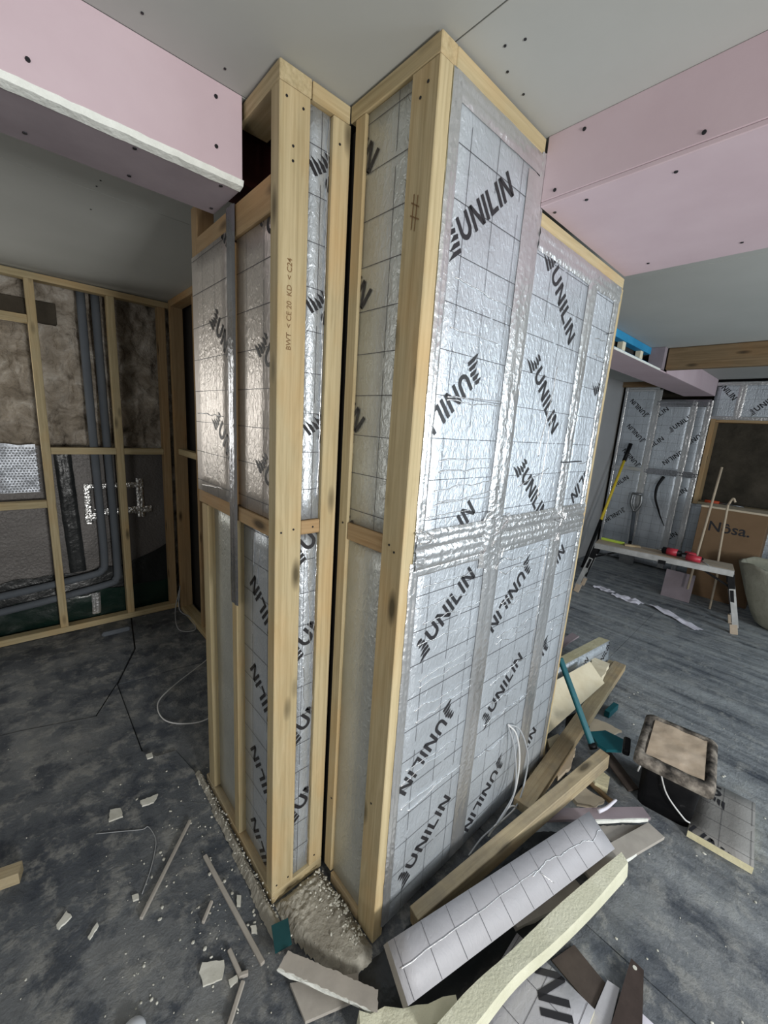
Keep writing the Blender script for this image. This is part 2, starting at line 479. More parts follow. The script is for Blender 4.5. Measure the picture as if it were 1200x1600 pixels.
def foil_board(parent, mw, s0, s1, t0, t1, th=.05, words=(), grid=(0, 0), front='foil', core='foam', creases=(), name='insulation_board', lines=True, gridstep=.1062, size=1.0, vsteps=True, hsteps=True):
    """board in its own frame: s right, t up, front face at 0; foil front, foam core, printed words and grid"""
    bm = bmesh.new(); nS = max(2, int((s1 - s0) / .06)); nT = max(2, int((t1 - t0) / .06))
    rows = []
    for j in range(nT + 1):
        row = []
        for i in range(nS + 1):
            s = s0 + (s1 - s0) * i / nS; t = t0 + (t1 - t0) * j / nT
            d = noise.noise(Vector((s * 5 + 3, t * 5, s0 * 9 + t0))) * .0009 - .0009
            row.append(bm.verts.new((s, t, d)))
        rows.append(row)
    for j in range(nT):
        for i in range(nS):
            bm.faces.new((rows[j][i], rows[j][i + 1], rows[j + 1][i + 1], rows[j + 1][i])).material_index = 0
    rim = [rows[0][i] for i in range(nS + 1)] + [rows[j][nS] for j in range(1, nT + 1)] + [rows[nT][i] for i in range(nS - 1, -1, -1)] + [rows[j][0] for j in range(nT - 1, 0, -1)]
    low = [bm.verts.new((v.co.x, v.co.y, -th)) for v in rim]
    n = len(rim)
    for i in range(n): bm.faces.new((rim[i], low[i], low[(i + 1) % n], rim[(i + 1) % n])).material_index = 1
    bm.faces.new(low[::-1]).material_index = 1
    bmesh.ops.recalc_face_normals(bm, faces=bm.faces)
    me = bpy.data.meshes.new(name); bm.to_mesh(me); bm.free()
    for p in me.polygons:
        if p.material_index == 0: p.use_smooth = True
    b = link(name, me, [M[front], M[core]], parent, mw)
    rect = (s0 + .001, s1 - .001, t0 + .001, t1 - .001)
    if words: decal('printed_lettering', M['ink'], placed(words, size), rect, mw, b)
    if lines:
        L = []; k0 = math.ceil((t0 - grid[1]) / gridstep)
        t = grid[1] + k0 * gridstep
        while t < t1 and hsteps:
            s = s0
            while s < s1:
                g = random.choice((.22, .33, .44)); L.append(line(s, t, min(s + g, s1), t)); s += g + .012
            t += gridstep
        s = grid[0] + math.ceil((s0 - grid[0]) / gridstep) * gridstep
        while s < s1 and vsteps:
            t = t0
            while t < t1:
                g = random.choice((.2, .3, .42)); L.append(line(s, t, s, min(t + g, t1), .0013)); t += g + .03
            s += gridstep
        decal('printed_grid', M['ink_line'], L, rect, mw, b, .0004, 'stuff')
    if creases:
        bm = bmesh.new()
        for (cs, ct, L, ang, amp) in creases:
            pts = []; nn = max(5, int(L / .009)); ph = random.uniform(0, 50)
            for k in range(nn + 1):
                x = L * k / nn; y = amp * noise.noise(Vector((x * 14, ph, 0))) + amp * .5 * noise.noise(Vector((x * 40, ph, 3)))
                s = cs + x * math.cos(ang) - y * math.sin(ang); t = ct + x * math.sin(ang) + y * math.cos(ang)
                if s0 < s < s1 and t0 < t < t1: pts.append((s, t, .0002))
            if len(pts) > 3: tube_bm(bm, pts, .0021, 6, .0012)
        if bm.verts:
            o = link('crease', me_from('crease', bm, True), M['tape'], b, mw, 'stuff')
        else: bm.free()
    return b


def tape_strip(parent, mw, s0, t0, s1, t1, wd, d=.0022, mat='tape', name='foil_tape', fold=True):
    """crumpled strip of adhesive foil in a board's frame, from (s0,t0) to (s1,t1)"""
    dx, dy = s1 - s0, t1 - t0; L = math.hypot(dx, dy); ux, uy = dx / L, dy / L; nx, ny = -uy, ux
    n = max(4, int(L / .02)); m = 7; bm = bmesh.new(); g = []; ph = random.uniform(0, 99)
    for i in range(n + 1):
        r = []
        for k in range(m + 1):
            a = L * i / n; c = (k / m - .5) * wd
            c += .0025 * noise.noise(Vector((a * 16, ph, k // 4)))
            h = d + .0016 * noise.noise(Vector((a * 7, c * 60, ph))) + .0012 * noise.noise(Vector((a * 45, c * 25, ph + 7)))
            if fold and k in (2, 5): h += .0022
            if k in (0, m): h = max(.0004, d * .25)
            r.append(bm.verts.new((s0 + ux * a + nx * c, t0 + uy * a + ny * c, max(h, .0003))))
        g.append(r)
    for i in range(n):
        for k in range(m): bm.faces.new((g[i][k], g[i + 1][k], g[i + 1][k + 1], g[i][k + 1]))
    me = me_from(name, bm, True)
    o = link(name, me, M[mat], parent, mw)
    return o


def text_mesh(txt, size, mat, mw, parent, name='printed_lettering', extrude=0.0):
    c = bpy.data.curves.new('lettering', 'FONT'); c.body = txt; c.size = size; c.extrude = extrude; c.offset = size * .012; c.resolution_u = 3
    t = bpy.data.objects.new('lettering', c); COL.objects.link(t)
    bpy.context.view_layer.update()
    me = bpy.data.meshes.new_from_object(t.evaluated_get(bpy.context.evaluated_depsgraph_get()))
    bpy.data.objects.remove(t); bpy.data.curves.remove(c)
    me.materials.clear(); me.name = name
    return link(name, me, mat, parent, mw)


FY = lambda y: frame((0, y, 0), (1, 0, 0), (0, 0, 1))          # faces -Y : s = x, t = z
FX = lambda x: frame((x, 0, 0), (0, -1, 0), (0, 0, 1))         # faces -X : s = -y, t = z

# ================================================================== SETTING
X0, X1, Y0, Y1, H = -2.8, 5.5, -3.0, 3.05, 2.4
fl = struct('floor')
aabox('subfloor', M['void'], (X0 - .1, Y0 - .1, -.12), (5.9, Y1 + .1, -.022), fl, 0)
P1 = [(-2.8, 2.15), (-.817, 1.792), (-.51, 1.693), (-.374, 1.941), (-.206, 2.317), (-.1, 3.05), (-2.8, 3.05)]
P2 = [(-.374, 1.941), (.096, 1.895), (.6, 1.85), (.6, 3.05), (-.1, 3.05), (-.206, 2.317)]
P3 = [(-.374, 1.941), (-.377, 1.29), (-.33, 1.215), (-.25, 1.197), (-.213, .987), (.6, .987), (.6, 1.85), (.096, 1.895)]
P4 = [(-2.8, -3.0), (.6, -3.0), (.6, .987), (-.213, .987), (-.25, 1.197), (-.33, 1.215), (-.377, 1.29), (-.374, 1.941), (-.51, 1.693), (-.817, 1.792), (-2.8, 2.15)]
P5 = [(.6, -3.0), (5.9, -3.0), (5.9, .26), (3.761, .228), (2.801, .196), (.6, .15)]
P6 = [(.6, .15), (2.801, .196), (3.761, .228), (5.9, .26), (5.9, 3.05), (.6, 3.05)]


def shrink(poly, d):
    cx = sum(p[0] for p in poly) / len(poly); cy = sum(p[1] for p in poly) / len(poly); out = []
    n = len(poly)
    area = sum(poly[i][0] * poly[(i + 1) % n][1] - poly[(i + 1) % n][0] * poly[i][1] for i in range(n)); sg = 1 if area > 0 else -1
    for i in range(n):
        a, b, c = Vector(poly[i - 1]), Vector(poly[i]), Vector(poly[(i + 1) % n])
        e1 = (b - a).normalized(); e2 = (c - b).normalized()
        n1 = Vector((-e1.y, e1.x)) * sg; n2 = Vector((-e2.y, e2.x)) * sg
        k = (n1 + n2); k = k / max(.4, k.length_squared) * 2
        out.append(tuple(b + k * d))
    return out


for k, (P, top) in enumerate(((P1, -.004), (P2, -.008), (P3, -.010), (P4, 0.0), (P5, 0.0), (P6, -.001))):
    prism('slab', M['floor'], shrink(P, (.006, .004, .004, .003, .001, .001)[k]), -.022, top, fl)

ce = struct('ceiling')
aabox('ceiling_deck', M['void'], (X0, Y0, 2.415), (5.9, Y1 + .1, 2.47), ce, 0)
for (a, b) in (((-2.8, -3.0), (.045, .483)), ((.048, -3.0), (1.62, .3)), ((1.623, -3.0), (5.5, .70)), ((-2.8, .486), (.3, 1.345)),
               ((-2.8, 1.348), (.3, 3.05)), ((1.08, .303), (1.62, .7)), ((1.08, .703), (5.5, 3.05))):
    aabox('ceiling_board', M['ceil'], (a[0], a[1], 2.4), (b[0], b[1], 2.4125), ce, .001)
bm = bmesh.new()
for x, y in [(-.435, .423), (-.265, .432), (.122, -.063), (.137, -.10), (.18, -.033), (.259, -.027), (-.069, -.02), (-.394, 1.242), (-.387, 1.534), (-.398, 1.30)]:
    mt = Matrix.Translation((x, y, 2.3995))
    bmesh.ops.create_cone(bm, cap_ends=True, segments=8, radius1=.003, radius2=.003, depth=.002, matrix=mt)
link('screw_head', me_from('screw_head', bm), M['screw'], ce, None, 'stuff')

# walls nobody sees straight on, with the window openings the daylight comes through; the left wall's is added for fill light
wf = struct('wall_front')
for lo, hi in (((-2.8, -3.1, 0), (-.50, -3.0, 2.4)), ((.06, -3.1, 0), (1.92, -3.0, 2.4)), ((3.48, -3.1, 0), (5.9, -3.0, 2.4)),
               ((-.50, -3.1, 0), (.06, -3.0, .87)), ((-.50, -3.1, 1.43), (.06, -3.0, 2.4)), ((1.92, -3.1, 0), (3.48, -3.0, .92)), ((1.92, -3.1, 1.98), (3.48, -3.0, 2.4))):
    aabox('wall_panel', M['wall_plain'], lo, hi, wf, 0)
wl = struct('wall_left')
for lo, hi in (((-2.9, -3.0, 0), (-2.8, -2.0, 2.4)), ((-2.9, -1.0, 0), (-2.8, 3.05, 2.4)), ((-2.9, -2.0, 0), (-2.8, -1.0, 1.0)), ((-2.9, -2.0, 2.0), (-2.8, -1.0, 2.4))):
    aabox('wall_panel', M['wall_plain'], lo, hi, wl, 0)

# rough stone wall of the back room
wb = struct('wall_back')
bm = bmesh.new(); nx, nz = 130, 84; G = []
for j in range(nz + 1):
    r = []
    for i in range(nx + 1):
        x = -.78 + 1.1 * i / nx; z = 2.45 * j / nz
        p = Vector((x * 4, z * 4, 1.3))
        dd = .05 * noise.fractal(p, 1.0, 2.0, 4) + .025 * noise.noise(p * 4) + .012 * noise.noise(p * 10)
        cell = noise.voronoi(Vector((x * 3.2, z * 5.0, 0)))[0]
        dd -= max(0, .10 - (cell[1] - cell[0])) * .25
        r.append(bm.verts.new((x, 3.02 - dd * .9, z)))
    G.append(r)
for j in range(nz):
    for i in range(nx): bm.faces.new((G[j][i], G[j][i + 1], G[j + 1][i + 1], G[j + 1][i]))
link('stone_face', me_from('stone_face', bm, True), M['stone'], wb)
aabox('lintel', M['dark_stone'], (-1.7, 2.93, 2.13), (-.42, 3.06, 2.26), wb, .004)
for lo, hi in (((-2.8, 3.03, 0), (-1.75, 3.35, 2.4)), ((-1.75, 3.03, 0), (-.9, 3.35, .93)), ((-1.75, 3.03, 2.2), (-.9, 3.35, 2.4)), ((.3, 3.05, 0), (5.6, 3.15, 2.4)), ((-.8, 3.1, 0), (.35, 3.35, 2.4))):
    aabox('wall_panel', M['stone'], lo, hi, wb, 0)
# splayed stone reveal of the back window
bm = bmesh.new(); G = []
for j in range(41):
    r = []
    for i in range(21):
        t = i / 20; z = .93 + 1.3 * j / 40; x = -.78 - .16 * t; y = 3.0 + .33 * t
        p = Vector((y * 6, z * 5, 9)); dd = .05 * noise.fractal(p, 1, 2, 4)
        r.append(bm.verts.new((x + dd, y, z)))
    G.append(r)
for j in range(40):
    for i in range(20): bm.faces.new((G[j][i], G[j][i + 1], G[j + 1][i + 1], G[j + 1][i]))
link('window_reveal', me_from('window_reveal', bm, True), M['stone'], wb)
w1 = struct('window_1')
aabox('window_frame', M['wall_plain'], (-1.72, 3.28, .95), (-1.66, 3.33, 2.2), w1)
aabox('window_frame', M['wall_plain'], (-.99, 3.28, .95), (-.93, 3.33, 2.2), w1)
aabox('window_pane', M['glass_green'], (-1.66, 3.30, .95), (-.99, 3.31, 2.2), w1, 0)

# wall with the return studs on the right of the back room
wr = struct('wall_return')
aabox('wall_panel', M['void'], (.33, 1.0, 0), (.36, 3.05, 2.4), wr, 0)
aabox('stud', M['pine_old'], (.215, 2.72, 0), (.30, 2.765, 2.36), wr)
aabox('stud', M['pine_old'], (.235, 2.27, 0), (.28, 2.31, 2.36), wr)
aabox('stud', M['pine_old'], (.235, 1.75, 0), (.28, 1.79, 2.36), wr)
aabox('noggin', M['pine'], (.235, 2.31, 1.30), (.28, 2.72, 1.345), wr)
aabox('top_plate', M['pine_old'], (.215, 1.0, 2.355), (.30, 2.765, 2.4), wr)
aabox('bottom_plate', M['pine'], (.215, 1.0, 0), (.30, 2.72, .04), wr)

# far wall on the right, foil boards with a recess over the cardboard box
wx = struct('wall_right')
aabox('wall_panel', M['dark_stone'], (5.86, -3.0, 0), (5.96, 3.05, 2.4), wx, 0)
F5 = FX(5.5)
FW = [(-1.334 + .187, 2.171 - .172, 137), (-1.317 + .187, 1.844 - .172, 137), (-1.317 + .187, 1.517 - .172, 137), (-1.377, .985, 43), (-1.20, .67, 223)]
cr = [(-1.40, .34, .3, .05, .004)]
foil_board(wx, F5, -1.42, -1.02, 1.27, 2.33, .05, FW[:3], (.03, .05))
foil_board(wx, F5, -1.42, -1.02, .02, 1.27, .05, FW[3:], (.03, .05), creases=cr)
foil_board(wx, F5, -1.02, -.62, 1.27, 2.16, .05, [(-.943 - .13, 1.90, 43), (-.79, 1.83, 43), (-.64, 1.545, 223), (-1.06, 1.53, 43)], (.03, .05))
foil_board(wx, F5, -1.02, -.62, .02, 1.27, .05, [], (.03, .05), creases=[(-.95, .30, .25, .1, .004)])
foil_board(wx, F5, -.62, -.445, .02, 2.16, .05, [(-.70, .92, 43), (-.70, .35, 43), (-.50, 1.75, 223)], (.03, .05))
foil_board(wx, F5, -.445, .9, 1.95, 2.37, .05, [(-.42, 2.36, -47), (-.055, 2.06, 45)], (.03, .05))
foil_board(wx, F5, -.445, .9, .02, .93, .05, [], (.03, .05))
for a in ((-1.40, .02, -1.40, 2.33, .03), (-1.02, .02, -1.02, 2.30, .08), (-.62, .02, -.62, 2.16, .07), (-.47, .02, -.47, 2.16, .06),
          (-1.42, 2.31, -1.02, 2.31, .06), (-.2, 1.97, -.2, 2.36, .07), (-.44, 1.965, .9, 1.965, .04), (-.44, 2.35, .9, 2.35, .04)):
    tape_strip(wx, F5, *a)
tape_strip(wx, F5, -1.02, 2.13, -.46, 2.13, .09, mat='tape_dark')
tape_strip(wx, F5, -1.02, 1.265, -.445, 1.265, .075, mat='tape_dark')
tape_strip(wx, F5, -1.42, 1.27, -1.02, 1.27, .05)
aabox('head_timber', M['joist'], (5.48, .75, 2.335), (5.56, 1.46, 2.4), wx)
aabox('jamb_timber', M['pine_old'], (5.49, .385, .93), (5.70, .43, 1.95), wx)
aabox('head_timber', M['pine_old'], (5.505, -.9, 1.915), (5.70, .385, 1.948), wx)
aabox('sill_timber', M['pine_dirty'], (5.505, -.9, .932), (5.70, .385, .96), wx)
ws = struct('wall_side')
aabox('wall_panel', M['wall_grey'], (2.3, 1.46, 0), (5.55, 1.56, 2.4), ws, 0)

# timber joist across the right-hand ceiling
jo = aabox('ceiling_joist', M['joist'], (3.40, -2.9, 2.228), (3.47, .435, 2.398), None, .006)
tag(jo, 'dark brown timber joist under the right-hand ceiling', 'joist')

# ------------------------------------------------------------------ boxed beams
def beam_screws(par, pts, nrm):
    bm = bmesh.new()
    for p in pts:
        q = Vector(nrm).to_track_quat('Z', 'Y').to_matrix().to_4x4()
        bmesh.ops.create_cone(bm, cap_ends=True, segments=8, radius1=.0048, radius2=.0042, depth=.003, matrix=Matrix.Translation(p) @ q)
    link('screw_head', me_from('screw_head', bm), M['screw'], par, None, 'stuff')


b1 = thing('boxed_beam', 'pink plasterboard boxed beam with a ragged white edge, coming from the left', 'beam', (-1.5, .6, 2.2))
aabox('side_board', M['pink'], (-2.79, .483, 2.214), (-.203, .4955, 2.4), b1, .001)
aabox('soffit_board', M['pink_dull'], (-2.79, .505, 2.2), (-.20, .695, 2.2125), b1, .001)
aabox('back_board', M['pink'], (-2.79, .683, 2.2125), (-.22, .695, 2.4), b1, .001)
bm = bmesh.new(); n = 130; prev = None
for i in range(n + 1):
    x = -2.79 + (2.79 - .200) * i / n
    j = lambda s: .0035 * noise.noise(Vector((x * 40, s, 0))) + .002 * noise.noise(Vector((x * 130, s, 1)))
    ring = [bm.verts.new((x, .4815, 2.2155 + j(1))), bm.verts.new((x, .486, 2.203 + j(2))), bm.verts.new((x, .508, 2.1985 + j(3) * .6)), bm.verts.new((x, .508, 2.213)), bm.verts.new((x, .490, 2.218))]
    if prev:
        for k in range(5): bm.faces.new((prev[k], ring[k], ring[(k + 1) % 5], prev[(k + 1) % 5]))
    else: bm.faces.new(ring)
    prev = ring
bm.faces.new(prev[::-1])
link('plaster_edge', me_from('plaster_edge', bm), M['plaster_edge'], b1)
beam_screws(b1, [(-.621, .482, 2.252), (-.268, .482, 2.367), (-.269, .482, 2.263)], (0, -1, 0))
beam_screws(b1, [(-.626, .652, 2.1995), (-.44, .52, 2.1995), (-.425, .66, 2.1995), (-.245, .52, 2.1995), (-.22, .661, 2.1995)], (0, 0, -1))

b2 = thing('boxed_beam', 'wide pink plasterboard boxed beam running out from the foil column on the right', 'beam', (.75, -1.0, 2.235))
aabox('side_board', M['pink'], (.43, -2.95, 2.245), (.4425, -.004, 2.4), b2, .002)
aabox('soffit_board', M['pink'], (.431, -2.95, 2.2325), (1.085, -.004, 2.245), b2, .002)
aabox('far_side_board', M['pink'], (1.0725, -2.95, 2.245), (1.085, -.004, 2.4), b2, .001)
beam_screws(b2, [(.429, -.101, 2.377), (.429, -.042, 2.262), (.429, -.366, 2.262)], (-1, 0, 0))
beam_screws(b2, [(.479, -.023, 2.232), (.471, -.113, 2.232), (.484, -.309, 2.232), (1.0, -.109, 2.232), (.995, -.362, 2.232)], (0, 0, -1))

b3 = thing('boxed_beam', 'narrow pink boxed beam reaching the far foil wall, half open with blue inside', 'beam', (4, .6, 2.2))
aabox('soffit_board', M['pink'], (2.3, .45, 2.212), (5.49, .75, 2.2245), b3, .002)
aabox('side_board', M['pink'], (3.50, .44, 2.212), (5.49, .4495, 2.4), b3, .002)
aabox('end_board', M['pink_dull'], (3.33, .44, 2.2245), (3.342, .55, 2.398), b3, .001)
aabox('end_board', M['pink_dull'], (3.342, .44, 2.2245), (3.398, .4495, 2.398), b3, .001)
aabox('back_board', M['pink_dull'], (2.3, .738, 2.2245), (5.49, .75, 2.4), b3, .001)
aabox('blue_flange', M['blue'], (2.3, .54, 2.345), (3.328, .60, 2.398), b3, .002)
aabox('blue_flange', M['blue'], (2.3, .54, 2.2255), (3.328, .60, 2.28), b3, .002)
aabox('plaster_edge', M['plaster_edge'], (2.3, .448, 2.2125), (3.33, .4505, 2.2275), b3, 0)
for x in (2.72, 3.12): aabox('packer', M['foam_cream'], (x, .55, 2.28), (x + .06, .59, 2.345), b3)
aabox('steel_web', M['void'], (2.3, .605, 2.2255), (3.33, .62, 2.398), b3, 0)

sb = thing('steel_beam', 'dark red oxide steel beam hidden in the gap at the column top', 'beam', (0, .6, 2.24))
aabox('web', M['oxide'], (-1.5, .585, 2.245), (.30, .597, 2.385), sb, 0)
aabox('flange', M['oxide'], (-1.5, .53, 2.385), (.30, .655, 2.398), sb, 0)
aabox('flange', M['oxide'], (-1.5, .53, 2.232), (.30, .655, 2.245), sb, 0)

# ================================================================== COLUMN
LX = -.195; SY = .30
ca = thing('column_frame', 'left stud frame of the boxed column, foil boards set between pale pine studs', 'stud frame', (-.15, .5, 0))
A = lambda nm, m, lo, hi: aabox(nm, M[m], lo, hi, ca)
A('stud', 'pine', (LX, SY, .045), (-.115, SY + .042, 2.355))
A('stud', 'pine', (-.050, SY, .045), (.004, SY + .045, 2.355))
A('stud', 'pine', (LX + .002, .835, .04), (LX + .06, .895, 1.288))
A('stud', 'pine_old', (LX + .004, .875, 1.288), (LX + .06, .932, 2.29))
A('stud', 'pine', (LX + .001, .572, .04), (LX + .05, .612, 1.288))
A('stud', 'pine_old', (LX + .006, .572, 1.338), (LX + .05, .612, 2.10))
A('top_plate', 'pine', (LX, SY, 2.356), (-.112, SY + .23, 2.395))
A('top_plate', 'pine', (-.110, SY, 2.356), (.0, SY + .045, 2.395))
A('header', 'pine_old', (LX + .001, SY + .044, 2.107), (LX + .042, .874, 2.187))
A('noggin', 'pine_old', (LX + .002, SY + .044, 1.290), (LX + .05, .905, 1.336))
A('noggin', 'pine_old', (-.114, SY + .002, 1.295), (-.051, SY + .04, 1.336))
A('bottom_plate', 'pine', (LX, SY, .0), (.004, SY + .045, .044))
A('bottom_plate', 'pine_dirty', (LX, SY + .047, .0), (LX + .06, .93, .038))
FLb = FX(LX + .004); FLw = FX(LX - .001)
foil_board(ca, FLw, -.925, -.61, 1.338, 2.135, .012, [(-.697, 1.896, -43), (-.69, 1.581, -43), (-.70, 2.211, -43)], (.028, .103), 'foil_warm_reflect',
           creases=[(-.90, 1.62, .24, -.02, .006), (-.88, 1.36, .2, .08, .004)])
foil_board(ca, FX(LX + .010), -.57, -.343, 1.338, 2.105, .012, [(-.380, 1.792, -43), (-.377, 1.475, -43), (-.372, 2.108, -43)], (.028, .103), 'foil_warm_reflect')
foil_board(ca, FX(LX + .026), -.57, -.343, .04, 1.288, .02, [(-.326, e, 137) for e in (1.248, .935, .621, .299, -.012)], (.028, .103), 'foil',
           creases=[(-.50, 1.15, .12, 1.5, .006), (-.47, 1.10, .12, 1.45, .006)])
foil_board(ca, FX(LX + .026), -.84, -.614, .04, 1.288, .02, [], front='foil_plain', lines=False)
tape_strip(ca, FX(LX - .003), -.578, 1.0, -.578, 2.185, .062, .0035, 'tape_dark')
FS = FY(SY + .012)
sw = [(-.052, 2.225, -43), (-.052, 1.91, -43), (-.050, 1.592, -43)]
foil_board(ca, FS, -.114, -.051, 1.337, 2.354, .02, sw, (-.075, .045), 'foil', creases=[(-.056, 1.4, .95, 1.57, .006)])
foil_board(ca, FS, -.114, -.051, .045, 1.294, .02, [(-.100, z, 43) for z in (1.255, .94, .635, .322)], (-.2, .045), 'foil',
           creases=[(-.085, 1.24, .5, -1.5, .010), (-.09, .86, .16, -1.5, .01), (-.055, .06, 1.2, 1.57, .006)])
# timber stamp on the corner stud
text_mesh('BWT  < CE 20  KD  < C24', .019, M['stamp'], frame((-.158, SY - .0007, 1.79), (0, 0, 1), (-1, 0, 0)), ca, 'timber_stamp')
bm = bmesh.new()
for x, z in [(-.178, 1.31), (-.14, 1.315), (-.178, 2.33), (-.135, 2.325), (-.178, .07), (-.135, .07), (-.16, 2.24), (-.16, 2.21), (-.075, 1.315), (-.03, 2.30), (-.03, .08)]:
    bmesh.ops.create_cone(bm, cap_ends=True, segments=7, radius1=.0032, radius2=.003, depth=.002, matrix=Matrix.Translation((x, SY + (.002 if x == -.075 else -.0005), z)) @ Matrix.Rotation(math.pi / 2, 4, 'X'))
link('nail_head', me_from('nail_head', bm), M['screw'], ca, None, 'stuff')

cb = thing('column_frame', 'right stud frame of the boxed column, its long front clad in taped foil boards', 'stud frame', (.5, .2, 0))
B = lambda nm, m, lo, hi: aabox(nm, M[m], lo, hi, cb)
B('stud', 'pine', (0, .237, .045), (.045, .277, 2.356))
B('stud', 'pine', (0, 0, 0.0), (.041, .080, 2.356))
B('top_plate', 'pine', (0, .0, 2.357), (.05, .299, 2.395))
B('top_plate', 'pine', (.0505, 0, 2.357), (.428, .05, 2.395))
B('noggin', 'pine_old', (.002, .081, 1.283), (.045, .236, 1.334))
B('bottom_plate', 'pine_dirty', (0, .081, 0), (.05, .236, .044))
B('bottom_plate', 'pine_dirty', (.042, .012, 0), (1.10, .06, .03))
B('top_plate', 'pine', (.452, .0, 2.196), (1.105, .05, 2.231))
B('stud', 'pine', (1.088, .0, .03), (1.112, .05, 2.195))
foil_board(cb, FX(.008), -.236, -.081, 1.335, 2.355, .02, [(-.387, 2.411, -43), (-.387, 2.101, -43), (-.387, 1.781, -43), (-.387, 1.46, -43)], (-.232, .101), 'foil_plain')
foil_board(cb, FX(.010), -.236, -.081, .045, 1.282, .02, [], front='foil_plain', lines=False)
F0 = FY(-.001)


def waves(s0, s1, zs, amp=.012):
    return [(s0 + random.uniform(0, .06), z, (s1 - s0) * random.uniform(.6, 1), random.uniform(-.06, .12), amp) for z in zs]


g0 = (.012, .1085)
foil_board(cb, F0, .0425, .400, 1.30, 2.356, .05, [(.106, 2.068, 43), (.199, 1.751, 223), (.095, 1.238, 43)], g0,
           creases=waves(.07, .36, (1.97, 1.86, 1.70, 1.69, 1.54, 1.51, 1.46, 1.43, 1.42, 1.39), .006))
foil_board(cb, F0, .402, .836, 1.30, 2.196, .05, [(.562, 2.113, -43), (.544, 1.819, -45), (.548, 1.495, -43)], g0,
           creases=[(.62, 1.55, .3, 1.4, .008), (.66, 1.4, .3, 1.5, .01), (.52, 1.45, .2, .3, .006)])
foil_board(cb, F0, .838, 1.087, 1.30, 2.196, .05, [(1.13, 1.545, 223), (1.045, 1.80, -43)], g0, creases=waves(.9, 1.05, (1.98, 1.93, 1.52), .01))
foil_board(cb, F0, .0425, .411, .03, 1.298, .05, [(.133, 1.028, 43), (.253, .697, 223), (.143, .186, 43)], g0,
           creases=waves(.06, .40, (1.19, 1.14, 1.08, 1.02, .90, .88, .80, .76, .60, .56, .47, .44), .012))
foil_board(cb, F0, .413, .851, .03, 1.298, .05, [(.64, 1.123, 223), (.531, .599, 43), (.646, .266, 223)], g0,
           creases=waves(.46, .8, (1.2, 1.16, 1.04, 1.02, .9, .88, .72, .63, .55, .42), .018) + [(.79, 1.2, .45, -1.55, .006)])
foil_board(cb, F0, .853, 1.087, .03, 1.298, .05, [(.765, 1.006, 43), (.905, .715, 223), (.772, .141, 43)], g0,
           creases=waves(.9, 1.08, (1.0, .95, .84, .8), .012))
for a in ((.058, 1.33, .058, 2.35, .034), (.404, 1.33, .404, 2.30, .09), (.842, 1.33, .842, 2.18, .07), (1.062, 1.33, 1.062, 2.19, .05),
          (.048, .04, .048, 1.27, .034), (.418, .04, .418, 1.27, .085), (.856, .04, .856, 1.27, .09), (1.075, .04, 1.075, 1.27, .032),
          (.05, 2.33, .425, 2.33, .05), (.45, 2.165, 1.085, 2.165, .06), (.425, 2.17, .425, 2.36, .02)):
    tape_strip(cb, F0, *a)
tape_strip(cb, F0, .045, 1.33, 1.085, 1.33, .05, .004)
tape_strip(cb, F0, .045, 1.275, 1.085, 1.275, .06, .005)
tape_strip(cb, F0, .043, 1.24, 1.085, 1.245, .022, .003, fold=False)
tape_strip(cb, F0, .40, 1.20, .40, 1.36, .12, .007)
decal('pencil_mark', M['ink'], [line(.80, 1.528, .97, 1.531, .004), line(1.0, 2.01, 1.07, 2.03, .002)], (0, 2, 0, 3), FY(-.006), cb, .001)
# crumpled foil gathered at the board crossings
bm = bmesh.new()
for k in range(26):
    s = random.choice((.40, .43, .85, .06)) + random.gauss(0, .03); t = 1.29 + random.gauss(0, .05)
    pts = [(s + random.uniform(-.03, .03), -.006 - random.uniform(0, .004), t + random.uniform(-.02, .02)) for _ in range(4)]
    tube_bm(bm, spline(pts, 3), .003, 5, .001)
link('crumpled_foil', me_from('crumpled_foil', bm), M['tape'], cb, None, 'stuff')
# pencilled marks on the corner stud
decal('pencil_mark', M['stamp'], [line(-.055, 2.105, -.03, 2.09, .003), line(-.056, 2.08, -.028, 2.065, .003), line(-.048, 2.12, -.050, 2.05, .003), line(-.036, 2.115, -.040, 2.045, .003)],
      (-1, 1, 0, 3), FX(-.0006), cb)
bm = bmesh.new()
for y, z in [(.05, 2.30), (.03, 2.32), (.05, 1.315), (.03, 1.30), (.256, 1.33), (.25, .35), (.05, .5)]:
    bmesh.ops.create_cone(bm, cap_ends=True, segments=7, radius1=.0034, radius2=.003, depth=.002, matrix=Matrix.Translation((-.0005, y, z)) @ Matrix.Rotation(math.pi / 2, 4, 'Y'))
link('nail_head', me_from('nail_head', bm), M['screw'], cb, None, 'stuff')
# black panels added to keep light out of the column's inside
aabox('light_blocker', M['void'], (-.10, .42, .06), (-.08, .9, 2.09), ca, 0)
aabox('light_blocker', M['void'], (.06, .30, .06), (1.08, .32, 2.19), cb, 0)
aabox('light_blocker', M['void'], (.02, .300, 0), (.05, .33, 2.35), cb, 0)

